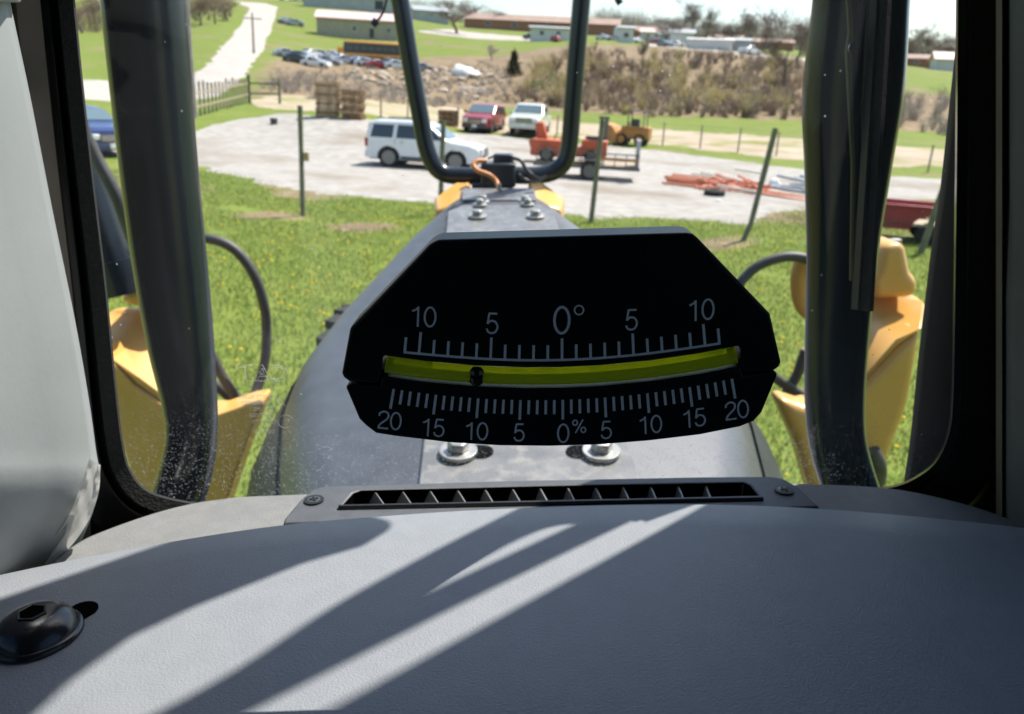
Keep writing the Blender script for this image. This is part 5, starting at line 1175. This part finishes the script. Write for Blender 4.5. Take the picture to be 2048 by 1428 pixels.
for t in range(-11, 12):
    xb = 1124 + 28.6 * t; yb = 719.6 - .8 * t - .235 * t * t + (0.0003 * t ** 4)
    ln = 43 if t % 5 == 0 else 30
    tick(up_o, xb, yb, xb - .1 * t / 10 * ln * .85, yb - ln, 5.2)
base_ = [(1124 + 28.6 * t, 719.6 - .8 * t - .235 * t * t + .0003 * t ** 4) for t in np.linspace(-11.08, 11.08, 45)]
bl_ = MB(); w_ = 2.3
bl_.loft([[cp(a, b - w_, -.0002), cp(a, b + w_, -.0002), cp(a, b + w_, 0), cp(a, b - w_, 0)] for a, b in base_]); cpart(bl_, 'scale_line', 'print', up_o)
for t in range(-20, 21):
    xt = 1125.5 + 16.9 * t; yt = 799.5 - .5125 * t - .0794 * t * t; ln = 39 if t % 5 == 0 else 28
    tick(lo_o, xt, yt, xt + .17 * t / 20 * ln, yt + ln, 5.4)
KC = CY / FPX * 1.05
def _ell(cx, cy, rx, ry, n=28): return [(cx + rx * math.sin(t), cy + ry * math.cos(t)) for t in np.linspace(0, 2 * math.pi, n)]
GLY = {'0': [_ell(.28, .5, .225, .455)],
       '1': [[(.34, 0), (.34, .955)], spl2([(.345, .93), (.29, .85), (.2, .78), (.09, .73)], 4)],
       '2': [spl2([(.07, .69), (.1, .84), (.28, .955), (.45, .88), (.49, .71), (.41, .53), (.25, .37), (.12, .22), (.055, .05)], 4), [(.03, .045), (.52, .045)]],
       '5': [[(.47, .955), (.13, .955)], [(.15, .955), (.085, .47)], spl2([(.085, .48), (.17, .585), (.29, .62), (.43, .54), (.495, .33), (.42, .12), (.27, .045), (.12, .10), (.055, .25)], 4)],
       '%': [_ell(.2, .76, .14, .19, 18), _ell(.72, .24, .14, .19, 18), [(.24, 0), (.68, 1.0)]]}
def num(body, px, py, hpx, rot, par):
    m = MB(); H = hpx * KC * 1.05; x0 = -.56 * len(body) / 2 if body != '%' else -.46; wd = .046 if body != '%' else .05
    Mx = Matrix.Translation(cp(px, py)) @ Matrix.Rotation(R(rot), 4, 'Y')
    for q, ch in enumerate(body):
        for k, st in enumerate(GLY[ch]):
            st = [Vector(((x0 + .56 * q + a) * H * 1.1, 0, b * H)) for a, b in st]; n_ = len(st); cl_ = (st[0] - st[-1]).length < 1e-5
            secs = []
            for i in range(n_):
                a = st[i - 1] if i > 0 else (st[-2] if cl_ else st[0]); b = st[i + 1] if i < n_ - 1 else (st[1] if cl_ else st[-1])
                t = (b - a).normalized(); nrm = Vector((-t.z, 0, t.x)) * wd * H; f = -.00016 - .00001 * k
                secs.append([Mx @ (st[i] - nrm + Vector((0, f, 0))), Mx @ (st[i] + nrm + Vector((0, f, 0))), Mx @ (st[i] + nrm), Mx @ (st[i] - nrm)])
            m.loft(secs)
    return cpart(m, 'numeral', 'print', par)
for b_, px, py, h, r_ in [('10', 846, 654, 41, -4), ('5', 984, 668, 42, -2), ('0', 1123, 669, 56, 0), ('5', 1263, 661, 42, 2), ('10', 1402, 641, 42, 4)]: num(b_, px, py, h, -r_, up_o)
rg = [cp(1158 + 9 * math.cos(t), 620 + 9 * math.sin(t), -.0001) for t in np.linspace(0, 6.283, 29)]; cpart(MB().tube(rg, .00042 * CS, 6), 'degree_mark', 'print', up_o)
for b_, px, py, h, r_ in [('20', 778, 859, 39, -7), ('15', 865, 873, 39, -5), ('10', 952, 880, 39, -3), ('5', 1038, 883, 39, -1), ('0', 1126, 886, 42, 0), ('5', 1213, 878, 39, 3), ('10', 1301, 867, 39, 5), ('15', 1389, 854, 39, 7), ('20', 1475, 838, 39, 9)]: num(b_, px, py, h, -r_, lo_o)
num('%', 1158, 866, 29, 0, lo_o)
cpart(MB().box(cp(775, 685, TH + .004), (.012, .008, .012)), 'mounting_bracket', 'clinoface', bevel=.0015)
cup = PY(1335, 611, GY - .001)
for dz in (0,): cpart(MB().tube([cp(775, 685, TH + .006) + Vector((0, 0, dz)), cup + Vector((0, -.008, dz))], .0012, 8), 'mounting_rod', 'darksteel', smooth=50)
cpart(MB().lathe([(.001, 0), (.012, 0), (.011, .004), (.004, .009), (.001, .009)], 20, Matrix.Translation(cup) @ Matrix.Rotation(math.pi / 2, 4, 'X')), 'suction_cup', 'rubber', smooth=40)
